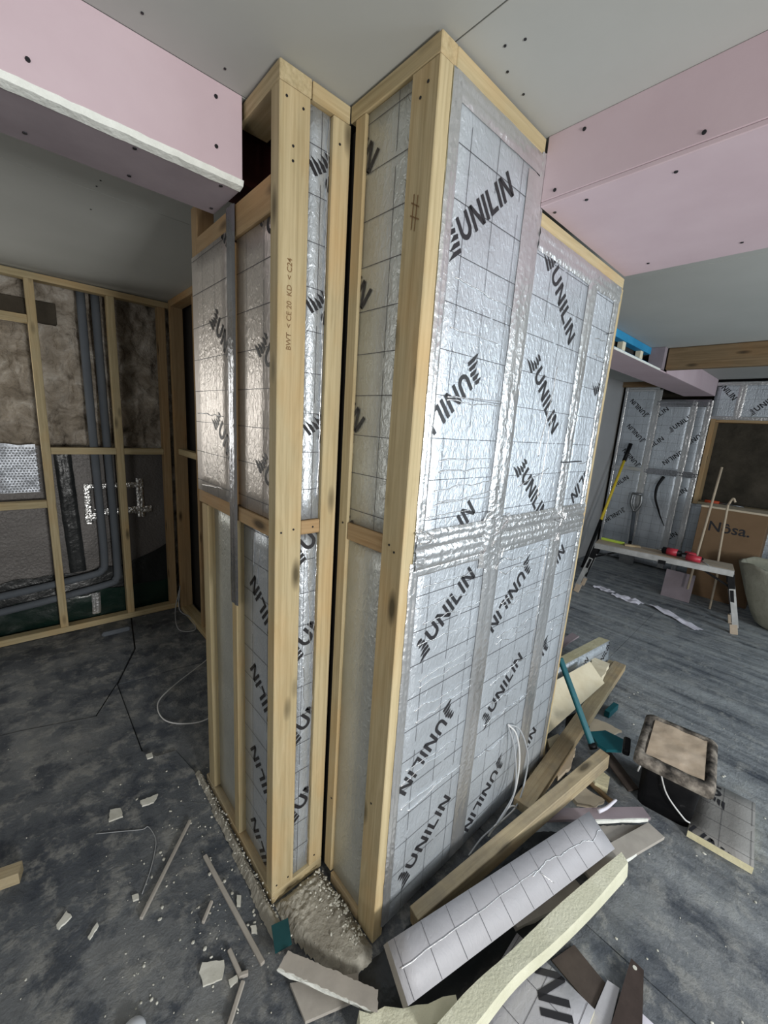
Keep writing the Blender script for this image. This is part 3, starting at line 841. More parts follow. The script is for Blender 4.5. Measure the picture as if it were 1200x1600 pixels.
# cables hanging out of the foil front
cc = thing('cable_bundle', 'white and grey cables hanging from a hole in the foil front', 'cables', (.7, -.02, .3))
c0 = Vector((.68, -.004, .47))
tube('cable', M['cable'], spline([c0, (.715, -.03, .42), (.735, -.05, .30), (.71, -.06, .16), (.64, -.05, .075), (.56, -.05, .045)], 8), .0036, cc)
tube('cable', M['cable_grey'], spline([c0, (.74, -.03, .43), (.80, -.05, .30), (.82, -.05, .17), (.75, -.06, .07), (.60, -.04, .03)], 8), .0034, cc)
tube('cable', M['cable_grey'], spline([c0, (.70, -.04, .36), (.69, -.07, .20), (.63, -.06, .09), (.53, -.04, .05), (.45, -.04, .03)], 8), .0034, cc)
tube('cable', M['cable'], spline([(.62, -.05, .06), (.68, -.06, .11), (.72, -.07, .09), (.66, -.05, .05), (.58, -.06, .09)], 8), .0032, cc)

# ================================================================== BACK ROOM
sw_ = thing('stud_wall', 'pine stud wall standing in front of the old stone back wall', 'stud frame', (-.4, 2.84, 0))
S = lambda nm, m, lo, hi: aabox(nm, M[m], lo, hi, sw_)
for x in (-1.75, -1.16, -.573, -.155): S('stud', 'pine', (x, 2.81, .045), (x + .046, 2.88, 2.355))
S('stud', 'pine_old', (.155, 2.81, .045), (.205, 2.88, 2.355))
S('top_plate', 'pine', (-2.78, 2.81, 2.355), (.30, 2.88, 2.395))
S('bottom_plate', 'pine', (-2.78, 2.81, 0), (.215, 2.88, .044))
S('noggin', 'pine', (-.526, 2.812, 1.29), (-.156, 2.878, 1.335)); S('noggin', 'pine', (-.108, 2.812, 1.29), (.154, 2.878, 1.335))
S('noggin', 'pine', (-1.113, 2.812, 2.10), (-.574, 2.878, 2.145)); S('noggin', 'pine', (-1.113, 2.812, .93), (-.574, 2.878, .975))
pp = [(-.285, 2.909, 2.39), (-.28, 2.909, 1.6), (-.27, 2.909, .8), (-.27, 2.909, .46), (-.29, 2.909, .40), (-.34, 2.909, .375), (-.6, 2.909, .345), (-1.0, 2.909, .31), (-1.8, 2.909, .25)]
t = tube('lagged_pipe', M['pipe'], spline(pp, 6), .026, None, 12); tag(t, 'grey lagged pipe turning left above the black sheet, upper one', 'pipe')
pq = [(-.205, 2.909, 2.39), (-.20, 2.909, 1.6), (-.19, 2.909, .8), (-.19, 2.909, .38), (-.205, 2.909, .31), (-.25, 2.909, .28), (-.6, 2.909, .235), (-1.0, 2.909, .20), (-1.8, 2.909, .14)]
t = tube('lagged_pipe', M['pipe'], spline(pq, 6), .026, None, 12); tag(t, 'grey lagged pipe nearest the middle stud, lower one at the bend', 'pipe')


def sheet(name, mat, x0, x1, z0, z1, yf, nx=40, nz=30, parent=None, amp=.01, fq=6):
    bm = bmesh.new(); G = []
    for j in range(nz + 1):
        r = []
        for i in range(nx + 1):
            x = x0 + (x1 - x0) * i / nx; z = z0 + (z1 - z0) * j / nz
            zz = z + (.05 * noise.noise(Vector((x * 6, 2, 0))) if j == nz else 0)
            if name == 'black_upper' and j > nz * .5: zz += max(0, (x + .12)) * .45 * (j / nz - .5) * 2
            r.append(bm.verts.new((x, yf(x, z) + amp * noise.fractal(Vector((x * fq, z * fq, x0)), 1, 2, 3), zz)))
        G.append(r)
    for j in range(nz):
        for i in range(nx): bm.faces.new((G[j][i], G[j][i + 1], G[j + 1][i + 1], G[j + 1][i]))
    return link(name, me_from(name, bm, True), mat, parent)


bi = thing('bubble_foil_sheet', 'grey bubble foil insulation over the lower stone wall, patched with silver tape', 'insulation', (-.3, 2.97, .4))
sheet('foil_sheet', M['bubble'], -1.3, .21, .25, 1.33, lambda x, z: 2.968, 60, 40, bi, .008, 5)
FB = frame((0, 2.955, 0), (1, 0, 0), (0, 0, 1))
for a in ((-.335, .76, -.335, 1.06, .045), (.005, .78, .005, 1.09, .05), (-.35, 1.04, .03, 1.04, .045), (-.30, .84, .08, .84, .055), (-.36, .81, -.28, .81, .06)):
    tape_strip(bi, FB, *a, .004, 'bubble_silver', 'silver_tape')
tape_strip(bi, FB, -.43, .40, -.46, 1.32, .10, .006, 'black_sheet', 'black_tape')
# pimples of the bright bubble sheet at the window edge
sheet('window_flap', M['flap'], -.80, -.60, 1.02, 1.34, lambda x, z: 2.94, 24, 30, bi, .006, 9)
bm = bmesh.new()
for i in range(12):
    for j in range(18):
        bmesh.ops.create_icosphere(bm, subdivisions=1, radius=.006, matrix=Matrix.Translation((-.79 + i * .017 + (j % 2) * .008, 2.936, 1.03 + j * .017)))
link('bubble', me_from('bubble', bm, True), M['flap'], bi, None, 'stuff')
ms = thing('membrane_sheet', 'black and dark green plastic membrane bulging behind the bottom plate', 'plastic sheet', (-.3, 2.92, 0))
sheet('black_upper', M['black_sheet'], -1.8, .21, .20, .40, lambda x, z: 2.95 - .02 * max(0, (.40 - z) / .18), 50, 12, ms, .006, 7)
sheet('green_lower', M['green_sheet'], -1.8, .21, 0.0, .235, lambda x, z: 2.918 + .008 * math.sin(x * 5), 60, 14, ms, .012, 5)
tape_strip(ms, frame((0, 2.902, 0), (1, 0, 0), (0, 0, 1)), -.345, .06, -.34, .23, .055, .004, 'tape', 'silver_tape')
aabox('lagging_offcut', M['pipe'], (-.36, 2.58, 0), (-.18, 2.62, .035), None, .012)
tag(bpy.data.objects['lagging_offcut'], 'dark lagging offcut on the floor before the bottom plate', 'offcut')

# cables on the back-room floor
t = tube('loose_cable', M['cable'], spline([(.20, 1.95, .006), (.11, 1.865, .006), (-.105, 1.727, .006), (-.232, 1.605, .006), (-.234, 1.428, .006), (-.106, 1.319, .006), (.06, 1.34, .006)], 8), .0035)
tag(t, 'white cable looping over the floor left of the column', 'cable')
t = tube('loose_cable', M['cable_grey'], spline([(.19, 2.69, .20), (.137, 2.62, .05), (.102, 2.398, .006), (.197, 2.332, .006), (.215, 2.5, .03), (.15, 2.55, .10), (.19, 2.66, .25)], 8), .004)
tag(t, 'pale cable coil against the back corner of the room', 'cable')

# ================================================================== RIGHT HAND BACKGROUND
bx = thing('cardboard_box', 'tall brown cardboard carton with large printed name behind the work platform', 'box', (4.85, -.07, 0))
aabox('carton', M['card'], (4.80, -.335, 0), (5.10, .217, .995), bx, .004)
aabox('top_flap', M['card_light'], (4.795, -.337, .985), (5.11, .22, 1.005), bx, .002)
tape_strip(bx, FX(4.799), -.02, .06, -.02, .10, .3, .001, 'card', 'packing_tape', False)
text_mesh('Nôsa.', .150, M['ink'], frame((4.7985, .125, .745), (0, -1, 0), (0, 0, 1)), bx)
text_mesh('nôsa', .07, M['ink'], frame((4.7985, .06, .30), (0, -1, 0), (0, 0, 1)), bx)

# work platform
wp = thing('work_platform', 'paint-splashed aluminium work platform with folding legs and dusty deck', 'platform', (3.9, .3, 0))
q0 = Vector((3.72, .845, .57)); q1 = Vector((3.93, -.26, .57)); ud = (q1 - q0).normalized(); bk = Vector((-ud.y, ud.x, 0))
bar('deck', M['deck'], q0 + bk * .13 - Vector((0, 0, .008)), q1 + bk * .13 - Vector((0, 0, .008)), .24, .016, wp)
bar('rail', M['alu'], q0 - Vector((0, 0, .03)), q1 - Vector((0, 0, .03)), .02, .055, wp)
bar('rail', M['alu'], q0 + bk * .26 - Vector((0, 0, .03)), q1 + bk * .26 - Vector((0, 0, .03)), .02, .055, wp)
mid = q0.lerp(q1, .53)
bar('hinge', M['black_plastic'], mid - bk * .014 + ud * -.03 - Vector((0, 0, .055)), mid - bk * .014 + ud * .03 - Vector((0, 0, .055)), .012, .035, wp)
for e, sgn in ((q0, -1), (q1, 1)):
    for k in (0.02, .24):
        top = e + bk * k - ud * .02 * sgn - Vector((0, 0, .03)); foot = Vector((e.x, e.y, 0)) + bk * (k * 1.25 - .03) + ud * .10 * sgn
        lg = bar('leg', M['alu'], foot + Vector((0, 0, .06)), top, .03, .045, wp, up=tuple(ud))
        bar('leg_label', M['black_plastic'], foot.lerp(top, .2) - bk * .0155, foot.lerp(top, .72) - bk * .0155, .002, .028, lg, up=tuple(ud))
        bar('rubber_foot', M['tan'], foot, foot.lerp(top, .16), .038, .055, lg, up=tuple(ud))
        bar('leg_bracket', M['black_plastic'], foot.lerp(top, .74) - bk * .002, foot.lerp(top, .98) - bk * .002, .034, .05, lg, up=tuple(ud))
    for h in (.33, .62):
        a = Vector((e.x, e.y, 0)) + ud * (.10 - .1 * h) * sgn + Vector((0, 0, h * .57))
        bar('leg_rung', M['alu'], a + bk * .02, a + bk * .25, .02, .03, wp)
    br = e + bk * .02 - ud * .22 * sgn - Vector((0, 0, .05))
    bar('leg_brace', M['black_plastic'], br, e + bk * .02 + ud * .015 * sgn - Vector((0, 0, .17)), .012, .018, wp)


def onp(u, v, z=.571): return at(u, v, z)


d1 = thing('cordless_drill', 'red and black cordless drill lying on the work platform', 'drill', onp(1058, 868))
p = onp(1058, 866, .60)
tube('motor_body', M['black_plastic'], [p + Vector((0, .12, .01)), p + Vector((0, .05, .012)), p + Vector((0, -.03, .01))], .033, d1, 10, .028)
tube('body_shell', M['red_plastic'], [p + Vector((0, .085, .012)), p + Vector((0, .0, .012))], .036, d1, 10)
tube('chuck', M['steel'], [p + Vector((0, .12, .01)), p + Vector((0, .17, .01))], .018, d1, 10, .010)
bar('grip', M['black_plastic'], p + Vector((.01, -.02, .0)), p + Vector((.12, -.07, -.005)), .036, .034, d1, bev=.01)
bar('battery', M['red_plastic'], p + Vector((.10, -.05, -.003)), p + Vector((.15, -.11, -.003)), .07, .048, d1, bev=.008)
d2 = thing('impact_driver', 'smaller red cordless driver beside the drill on the platform', 'drill', onp(1076, 872))
p = onp(1083, 873, .60)
tube('motor_body', M['red_plastic'], [p + Vector((-.01, .05, .006)), p + Vector((-.01, -.06, .006))], .034, d2, 10, .03)
tube('chuck', M['steel'], [p + Vector((-.01, .05, .006)), p + Vector((-.01, .085, .006))], .014, d2, 10)
bar('grip', M['black_plastic'], p + Vector((0, -.03, 0)), p + Vector((.10, -.05, -.004)), .034, .03, d2, bev=.01)
tube('driver_bit', M['steel'], [p + Vector((-.01, -.06, .0)), p + Vector((-.04, -.13, -.022))], .005, d2, 6)
g = bar('spirit_level', M['lime'], onp(940, 841, .583), onp(975, 849, .583), .03, .024)
tag(g, 'short lime green level lying at the platform left end', 'level')
g = bar('timber_scrap', M['pine_dirty'], onp(976, 851, .58), onp(1000, 854, .58), .05, .016, ragged=.004)
tag(g, 'small dark timber scrap on the platform beside the green level', 'offcut')

# long handled tools against the far wall
ht = thing('long_handled_tool', 'yellow handled tool with black ends leaning beside the grey wall', 'tool', (4.6, 1.2, 0))
pt = on(983, 700, 'x', 5.42); pb = on(933, 828, 'x', 4.85); dr = (pt - pb); foot = pb - dr * (pb.z / dr.z)
foot.z = .004
tube('handle', M['yellow'], [pb, pt - dr * .06], .018, ht, 8)
tube('grip_end', M['black_plastic'], [pt - dr * .16, pt + dr * .05], .027, ht, 8)
tube('lower_end', M['black_plastic'], [foot, pb + dr * .12], .022, ht, 8)
sp = thing('garden_spade', 'old D-handled spade propped against the foil wall', 'spade', (5.2, .9, 0))
top = on(996, 772, 'x', 5.44); btm = on(985, 845, 'x', 5.38); dr = (btm - top)
neck = on(991, 800, 'x', 5.42); tube('shaft', M['pipe'], [neck, btm], .023, sp, 8)
for sgn in (-1, 1):
    tube('handle_fork', M['steel'], spline([neck, neck.lerp(top, .45) + Vector((0, .055 * sgn, 0)), top + Vector((0, .05 * sgn, 0))], 5), .019, sp, 8)
tube('handle_bar', M['steel'], [top + Vector((0, -.06, 0)), top + Vector((0, .06, 0))], .015, sp, 8)
tube('lower_shaft', M['black_plastic'], [btm, btm + Vector((-.02, 0, -.1))], .022, sp, 8)
b = btm + Vector((-.02, 0, -.10)); aabox('blade', M['steel'], (b.x - .008, b.y - .09, 0), (b.x + .004, b.y + .09, b.z), sp)
t = tube('black_cable_tail', M['black_plastic'], spline([on(1037, 745, 'x', 5.49), on(1027, 760, 'x', 5.43), on(1024, 778, 'x', 5.40), on(1029, 798, 'x', 5.43), on(1032, 808, 'x', 5.45), on(1038, 822, 'x', 5.47)], 6), .020, None, 8, .004)
tag(t, 'black cable tail poking out of the far foil wall', 'cable')
t = tube('garden_cane', M['rod'], [on(1087, 872, 'x', 4.42) + Vector((-.05, 0, -.33)), on(1128, 730, 'x', 4.53)], .011, None, 8); tag(t, 'straight pale cane standing before the carton', 'rod')
hk = spline([on(1120, 905, 'x', 4.44), on(1123, 870, 'x', 4.46), on(1136, 797, 'x', 4.52), on(1140, 786, 'x', 4.51), on(1146, 779, 'x', 4.50), on(1149, 785, 'x', 4.50)], 6)
hk[0].z = .005
t = tube('hooked_rod', M['rod'], hk, .010, None, 8); tag(t, 'pale rod with a hooked top before the carton', 'rod')
o = thing('trowel', 'orange handled tool lying on the recess sill above the carton', 'tool', (5.4, .15, 1.0))
pa = on(1112, 786, 'x', 5.52); pa.z = .975
tube('handle', M['orange'], [pa + Vector((0, .07, 0)), pa + Vector((0, -.07, 0))], .02, o, 8)
tube('blade', M['steel'], [pa + Vector((0, -.07, 0)), pa + Vector((0, -.30, -.008))], .008, o, 6)
pk = aabox('pink_offcut', M['pink_dull'], (0, 0, 0), (.012, .26, .30)); mwp = frame((4.47, .21, .145), (0, 1, 0), (.12, 0, .99)); pk.matrix_basis = mwp
pk.data.clear_geometry()
bm = box_bm(.26, .30, .012, .001); bm.to_mesh(pk.data); bm.free()
tag(pk, 'square pink plasterboard offcut standing under the work platform', 'offcut')

# rubble sack
sk = thing('rubble_sack', 'dusty beige woven rubble sack at the right edge', 'sack', (4.35, -.66, 0))
bm = bmesh.new(); prof = [(.02, 0.0), (.16, .004), (.22, .04), (.28, .16), (.33, .30), (.38, .44), (.42, .55), (.43, .585), (.41, .588), (.40, .56), (.36, .46), (.0, .42)]
R_ = []; ns = 40
for (r, z) in prof:
    ring = []
    for k in range(ns):
        a = 2 * math.pi * k / ns; sq = (abs(math.cos(a)) ** 3 + abs(math.sin(a)) ** 3) ** (-1 / 3); rr = .93 * r * (1 + .07 * noise.noise(Vector((math.cos(a) * 2, math.sin(a) * 2, z * 5))) + .05 * math.sin(a * 9 + z * 4) * z + .03 * noise.noise(Vector((a * 6, z * 9, 2))))
        zz = z + (.10 * noise.noise(Vector((math.cos(a) * 2.2, math.sin(a) * 2.2, 4))) if z > .4 and r > .1 else 0)
        ring.append(bm.verts.new((4.42 + .74 * rr * sq * math.cos(a), -.655 + 1.04 * rr * sq * math.sin(a), max(zz, 0))))
    R_.append(ring)
for i in range(len(prof) - 1):
    for k in range(ns): bm.faces.new((R_[i][k], R_[i][(k + 1) % ns], R_[i + 1][(k + 1) % ns], R_[i + 1][k]))
link('sack_cloth', me_from('sack_cloth', bm, True), M['sack'], sk)

# paper scraps below the platform
def scrap(name, mat, pts, z0=.002, amp=.015, parent=None, n=8, th=.0):
    """crumpled quad sheet through four floor points"""
    a, b, c, d = [Vector((p[0], p[1], z0)) for p in pts]; bm = bmesh.new(); G = []
    ph = random.uniform(0, 99)
    for j in range(n + 1):
        r = []
        for i in range(n + 1):
            s, t = i / n, j / n; p = a.lerp(b, s).lerp(d.lerp(c, s), t)
            p.z += amp * abs(noise.noise(Vector((p.x * 14 + ph, p.y * 14, 0)))) * 1.6
            r.append(bm.verts.new(p))
        G.append(r)
    for j in range(n):
        for i in range(n): bm.faces.new((G[j][i], G[j][i + 1], G[j + 1][i + 1], G[j + 1][i]))
    return link(name, me_from(name, bm), mat, parent)


for lab, q in (('crumpled white paper strip nearest the column on the right floor', ((3.98, .88), (3.95, .68), (4.05, .66), (4.09, .86))),
               ('crumpled white paper strip between two others below the platform', ((3.90, .66), (3.86, .40), (3.98, .36), (4.01, .62))),
               ('longest crumpled white paper strip, below the platform middle', ((3.95, .32), (3.70, -.12), (3.78, -.17), (4.03, .26)))):
    tag(scrap('paper_scrap', M['paper'], q, .003, .03), lab, 'paper', 'paper scraps on the right floor')

# ================================================================== FLOOR DEBRIS
# mortar left in the notch and along the left foot of the column
def mound(name, poly, hgt, edge, label, res=.006, rough=lambda x, y: 1.0):
    xs = [p[0] for p in poly]; ys = [p[1] for p in poly]; bm = bmesh.new(); V = {}
    def inside(x, y):
        c = False; n = len(poly)
        for i in range(n):
            (x1, y1), (x2, y2) = poly[i], poly[(i + 1) % n]
            if (y1 > y) != (y2 > y) and x < (x2 - x1) * (y - y1) / (y2 - y1) + x1: c = not c
        return c
    def dist(x, y):
        m = 9
        for i in range(len(poly)):
            a = Vector(poly[i]); b = Vector(poly[(i + 1) % len(poly)]); p = Vector((x, y)); ab = b - a
            t = max(0, min(1, (p - a).dot(ab) / ab.length_squared)); m = min(m, (p - a - ab * t).length)
        return m
    nx = int((max(xs) - min(xs)) / res) + 1; ny = int((max(ys) - min(ys)) / res) + 1
    for i in range(nx + 1):
        for j in range(ny + 1):
            x = min(xs) + i * res; y = min(ys) + j * res
            jx = .004 * noise.noise(Vector((x * 90, y * 90, 1))); jy = .004 * noise.noise(Vector((x * 90, y * 90, 8)))
            if inside(x, y):
                d = min(1, dist(x, y) / edge)
                rg = rough(x, y); h = hgt * d + .0035 * noise.noise(Vector((x * 12, y * 12, 0))) + rg * .008 * abs(noise.fractal(Vector((x * 26, y * 26, 0)), 1, 2, 5)) + rg * .003 * noise.noise(Vector((x * 75, y * 75, 0)))
                V[i, j] = bm.verts.new((x + jx, y + jy, max(.0, h)))
    for i in range(nx):
        for j in range(ny):
            k = [(i, j), (i + 1, j), (i + 1, j + 1), (i, j + 1)]
            if all(q in V for q in k): bm.faces.new([V[q] for q in k])
    o = link(name, me_from(name, bm), M['rubble']); return tag(o, label, 'rubble')


mound('mortar_patch', [(-.19, .292), (-.005, .298), (-.004, -.012), (-.03, -.04), (-.108, -.03), (-.165, .07), (-.195, .185)], .026, .03, 'pale crumbled mortar patch in the notch at the column foot', .005, lambda x, y: max(.06, min(1, (y - .12) / .12 if x < -.06 else 1 - max(0, (.05 - y) / .1))))
mound('mortar_ledge', [(-.225, 1.0), (-.196, 1.0), (-.196, .29), (-.19, .20), (-.24, .15), (-.245, .21), (-.236, .50)], .035, .02, 'narrow mortar ledge along the left foot of the column', .005, lambda x, y: .22)


def flat(name, mat, pts, z0, z1, label, cat='offcut', jag=0.0, group=None):
    o = prism(name, M[mat], [(p[0], p[1]) for p in pts], z0, z1, None, 0, None, jag)
    return tag(o, label, cat, group)


PX = lambda z, *uv: [at(u, v, z) for u, v in uv]
flat('teal_board_scrap', 'teal_dark', PX(.046, (424, 1446), (450, 1434), (456, 1474), (430, 1489)), .041, .046, 'small dark teal board scrap at the corner of the mortar ledge')
# plasterboard strip at the very front
pb1 = thing('plasterboard_strip', 'dusty grey plasterboard strip with white broken edge in front of the mortar patch', 'offcut', at(510, 1540, .03))
q = PX(.055, (435, 1512), (450, 1485), (591, 1546), (590, 1582))
prism('board', M['grey_board'], [(p.x, p.y) for p in q], .041, .055, pb1, jag=.002)
bar('plaster_edge', M['plaster_edge'], at(435, 1514, .047), at(588, 1584, .047), .008, .013, pb1, ragged=.003)
flat('plywood_triangle', 'grey_board', PX(.02, (453, 1536), (477, 1596), (560, 1560), (560, 1520)), .008, .02, 'beige board corner poking out under the plasterboard strip')

# foil faced offcut with the long white crease
a = at(590, 1486, .165); b_ = at(638, 1572, .112); c = at(961, 1326, .095); d = at(924, 1268, .148)
mwj = frame(b_, (c - b_), (a - b_)); Lj = (c - b_).length; Wj = (a - b_).length
bs = shade_sheet = prism('heap_shade_sheet', M['black_sheet'], [(p.x, p.y) for p in [at(u_, v_, .003) for u_, v_ in ((548, 1538), (600, 1600), (690, 1590), (790, 1500), (842, 1440), (905, 1365), (880, 1300), (820, 1300), (700, 1400), (610, 1470))]], .001, .003, None, 0, None, .004)
tag(bs, 'flat black sheet standing in for the shade under the heap of offcuts', 'plastic sheet')  # black sheet added to paint the shade below the offcuts
oj = thing('foil_offcut', 'long foil-faced insulation offcut with a white crease, resting on the rubbish', 'offcut', b_)
bj = foil_board(oj, mwj, 0, Lj, 0, Wj, .045, [], (.02, -9), 'foil_grey', 'grey_board', hsteps=False, gridstep=.095, creases= [(0.01, Wj * .52, Lj * .6, .015, .003), (Lj * .58, Wj * .56, Lj * .42, -.03, .016), (Lj * .62, Wj * .5, .05, -1.0, .004)], vsteps=True)
# foam strip
fs = thing('foam_strip', 'pale yellow bowed foam strip running to the bottom edge', 'offcut', at(850, 1480, .05))
top_r = [at(u, v, z) for u, v, z in ((981, 1347, .075), (930, 1408, .078), (868, 1470, .085), (804, 1526, .092), (734, 1612, .098))]
top_l = [at(u, v, z) for u, v, z in ((971, 1331, .075), (880, 1407, .078), (800, 1484, .085), (737, 1540, .092), (672, 1612, .098))]
bm = bmesh.new(); L1, L2 = spline(top_l, 6), spline(top_r, 6); prev = None
for i, (p, q) in enumerate(zip(L1, L2)):
    j = lambda k: .0008 * noise.noise(Vector((i * 2.3, k, 0)))
    dn = Vector((0, 0, -.052)); out = (q - p).normalized() * .012
    ring = [bm.verts.new(p + Vector((j(1), j(2), j(3)))), bm.verts.new(q + Vector((j(4), j(5), j(6)))), bm.verts.new(q + out * .4 + dn * .22), bm.verts.new(q + out + dn), bm.verts.new(p + dn)]
    if prev:
        for k in range(5): bm.faces.new((prev[k], ring[k], ring[(k + 1) % 5], prev[(k + 1) % 5]))
    else: bm.faces.new(ring)
    prev = ring
bm.faces.new(prev[::-1])
link('foam_body', me_from('foam_body', bm), M['foam_green'], fs)
f2 = bar('foam_wedge', M['foam_green'], at(560, 1612, .03), at(715, 1585, .03), .045, .05, ragged=.006); tag(f2, 'broken foam wedge lying at the bottom edge of the floor', 'offcut')
# printed offcut under the foam strip
mwq = frame(at(930, 1577, .026), at(930, 1577, .026) - at(808, 1457, .026), (at(640, 1660, .026) - at(930, 1577, .026)) * -1)
oq = thing('foil_offcut', 'printed foil board offcut with big letters partly under the foam strip', 'offcut', at(860, 1550, 0))
uq = (at(930, 1577, .026) - at(808, 1457, .026)); vq = Vector((0, 0, 1)).cross(uq)
mwq = frame(at(808, 1457, .026), uq, vq)
foil_board(oq, mwq, 0, uq.length, -.40, -.0005, .024, [], (.01, .02), 'foil_grey', 'foam')
bq = oq.children[0]
iq = mwq.inverted(); qa = iq @ at(874, 1612, .026); qb = iq @ at(856, 1509, .026); dq = (qb - qa).normalized(); an = math.degrees(math.atan2(dq.y, dq.x))
Lq = 4.6 * CAPH * 1.6
decal('printed_lettering', M['ink'], placed([(qb.x - dq.x * Lq, qb.y - dq.y * Lq, an)], 1.6), (0.0, uq.length, -.4, 0), mwq, bq, .001)
flat('brown_board_and_shade', 'brown_board_and_shade', PX(.006, (862, 1500), (897, 1476), (946, 1536), (927, 1578)), .001, .006, 'dark brown triangle standing in for shaded floor beside the printed foil offcut')  # flat dark triangle paints the shade beside the foam strip
flat('foil_scrap', 'foil_grey', PX(.012, (949, 1531), (968, 1544), (952, 1610), (915, 1610), (930, 1576)), .007, .012, 'small grey foil scrap under the saw blade')
flat('white_scrap', 'paper', PX(.005, (1003, 1583), (1028, 1606), (1002, 1610)), .001, .005, 'white scrap just right of the saw blade', 'scrap')
sa = thing('hand_saw', 'dark brown saw blade with a hole in its tip, at the bottom edge', 'saw', at(980, 1560, .02))
bm = bmesh.new(); q = PX(.022, (986, 1497), (1006, 1516), (1003, 1625), (950, 1618))
lo = [bm.verts.new((p.x, p.y, .0195)) for p in q]; hi = [bm.verts.new((p.x, p.y, .022)) for p in q]
bm.faces.new(lo[::-1]); bm.faces.new(hi)
for i in range(4): bm.faces.new((lo[i], lo[(i + 1) % 4], hi[(i + 1) % 4], hi[i]))
link('blade', me_from('blade', bm), M['rust'], sa)
bm = bmesh.new(); bmesh.ops.create_cone(bm, cap_ends=True, segments=12, radius1=.006, radius2=.006, depth=.0012, matrix=Matrix.Translation(at(992, 1512, .0224)))
link('tip_hole', me_from('tip_hole', bm), M['crumb'], sa)

# the two long timbers
nA = Vector((.128, -.058, .040)); fA = Vector((1.20, -.232, .178))
t = bar('timber_batten', M['pine_dirty'], nA, fA, .047, .075); tag(t, 'long square-sawn batten lying along the foil front, nearest it', 'timber')
t = bar('timber_batten', M['pine_dirty'], at(968, 1040, .075), at(815, 1262, .072), .075, .045); tag(t, 'flatter batten behind, pointing at the far room under the teal tool', 'timber')
t = bar('timber_batten', M['pine_dirty'], (.95, -.05, .024), (1.38, .16, .024), .07, .045); tag(t, 'short brown batten lying lowest against the column right end', 'timber')

# boards stacked by the right end of the column
pTR = at(947, 993, .22); pBR = at(950, 1042, .02); pBL = at(862, 1096, .02)
u = pBR - pBL; vv = Vector((-.10, .12, 1.0))
mwc = frame(pBL - u * .25, u, vv)
oc = thing('foil_offcut', 'thick foil board offcut standing on edge past the column right end', 'offcut', pBL)
foil_board(oc, mwc, 0, u.length * 1.25, 0, .20, .075, [(u.length * .62, .03, 40), (u.length * 1.05, .05, 40)], (.05, .03), 'foil', 'foam', size=.8, creases=[(.1, .12, .5, .05, .01)])
t = bar('pink_lath', M['pink_dull'], (1.52, .50, .012), (2.26, .36, .20), .06, .012); tag(t, 'dusty pink plasterboard lath lying behind the standing foil offcut', 'offcut')
t = prism('foam_board', M['foam_cream'], [(0, 0), (.62, .03), (.66, .17), (.04, .20)], 0, .022, None, 0,
          frame(at(852, 1150, .05), at(938, 1084, .11) - at(852, 1150, .05), (-.15, .9, .45))); tag(t, 'cream foam board leaning flat against the standing foil offcut', 'offcut')
t = bar('cream_scrap', M['foam_cream'], at(926, 1058, .13), at(940, 1034, .14), .10, .02, ragged=.006); tag(t, 'rounded cream foam scrap in front of the standing foil offcut', 'offcut')
t = bar('timber_block', M['pine_dirty'], at(935, 1062, .05), at(958, 1038, .06), .06, .05); tag(t, 'brown timber block under the cream foam scrap', 'timber')
t = flat('dark_tile_scrap', 'void', PX(.05, (885, 1120), (903, 1112), (900, 1130), (882, 1145)), .03, .05, 'black scrap between foam board and batten', 'scrap')
t = flat('cream_block', 'foam_cream', PX(.05, (855, 1155), (872, 1146), (880, 1160), (862, 1180)), .02, .05, 'small cream block by the column right end', 'offcut')
# broken card and wood
flat('card_scrap', 'card_light', PX(.05, (885, 1175), (900, 1168), (893, 1195), (872, 1215), (868, 1205)), .03, .05, 'torn pale card scrap between the battens', 'scrap', .004)
flat('card_scrap', 'card_light', PX(.03, (922, 1120), (945, 1128), (972, 1142), (950, 1150), (920, 1142)), .018, .03, 'torn card scrap behind the teal tool head', 'scrap', .004)
flat('card_scrap', 'card_light', PX(.04, (888, 1240), (906, 1225), (945, 1250), (928, 1260), (902, 1254)), .022, .04, 'pale card scrap below the long batten', 'scrap', .004)
flat('timber_scrap', 'foam', PX(.05, (918, 1205), (935, 1200), (953, 1214), (950, 1232), (930, 1222)), .02, .05, 'yellowish timber scrap beside the black bucket', 'offcut')
t = bar('splintered_wood', M['joist'], at(912, 1215, .03), at(958, 1255, .02), .02, .015, ragged=.004); tag(t, 'splintered dark wood strip by the bucket', 'offcut')
t = bar('dark_strip', M['brown_board_and_shade'], at(945, 1175, .06), at(990, 1235, .02), .06, .012); tag(t, 'dark board strip leaning at the bucket side', 'offcut')
p1 = thing('plasterboard_strip', 'pink-ended plasterboard strip lying across the heap by the foil offcut', 'offcut', at(930, 1270, .06))
bar('board', M['pink_dull'], at(850, 1274, .075), at(1010, 1271, .075), .052, .014, p1, bev=.001)
bar('plaster_edge', M['plaster_edge'], at(930, 1284, .075), at(1012, 1281, .075), .006, .014, p1, ragged=.002)
p2 = thing('plasterboard_strip', 'grey plasterboard strip poking out from under the foam strip end', 'offcut', at(960, 1330, .03))
bar('board', M['grey_board'], at(912, 1362, .03), at(1025, 1298, .03), .07, .014, p2, bev=.001)
bar('plaster_edge', M['plaster_edge'], at(925, 1378, .03), at(1031, 1311, .03), .006, .013, p2, ragged=.002)
flat('dark_board', 'grey_board', PX(.02, (930, 1290), (1008, 1288), (1010, 1300), (965, 1318), (945, 1312)), .008, .02, 'shadowed grey board between the two plasterboard strips', 'offcut', .003)
t = tube('twisted_tape', M['paper'], spline([at(935, 1268, .10), at(948, 1262, .10), at(960, 1252, .11), at(963, 1250, .11)], 5), .008, None, 6, .004); tag(t, 'twist of white paper on the pink-ended strip', 'scrap')
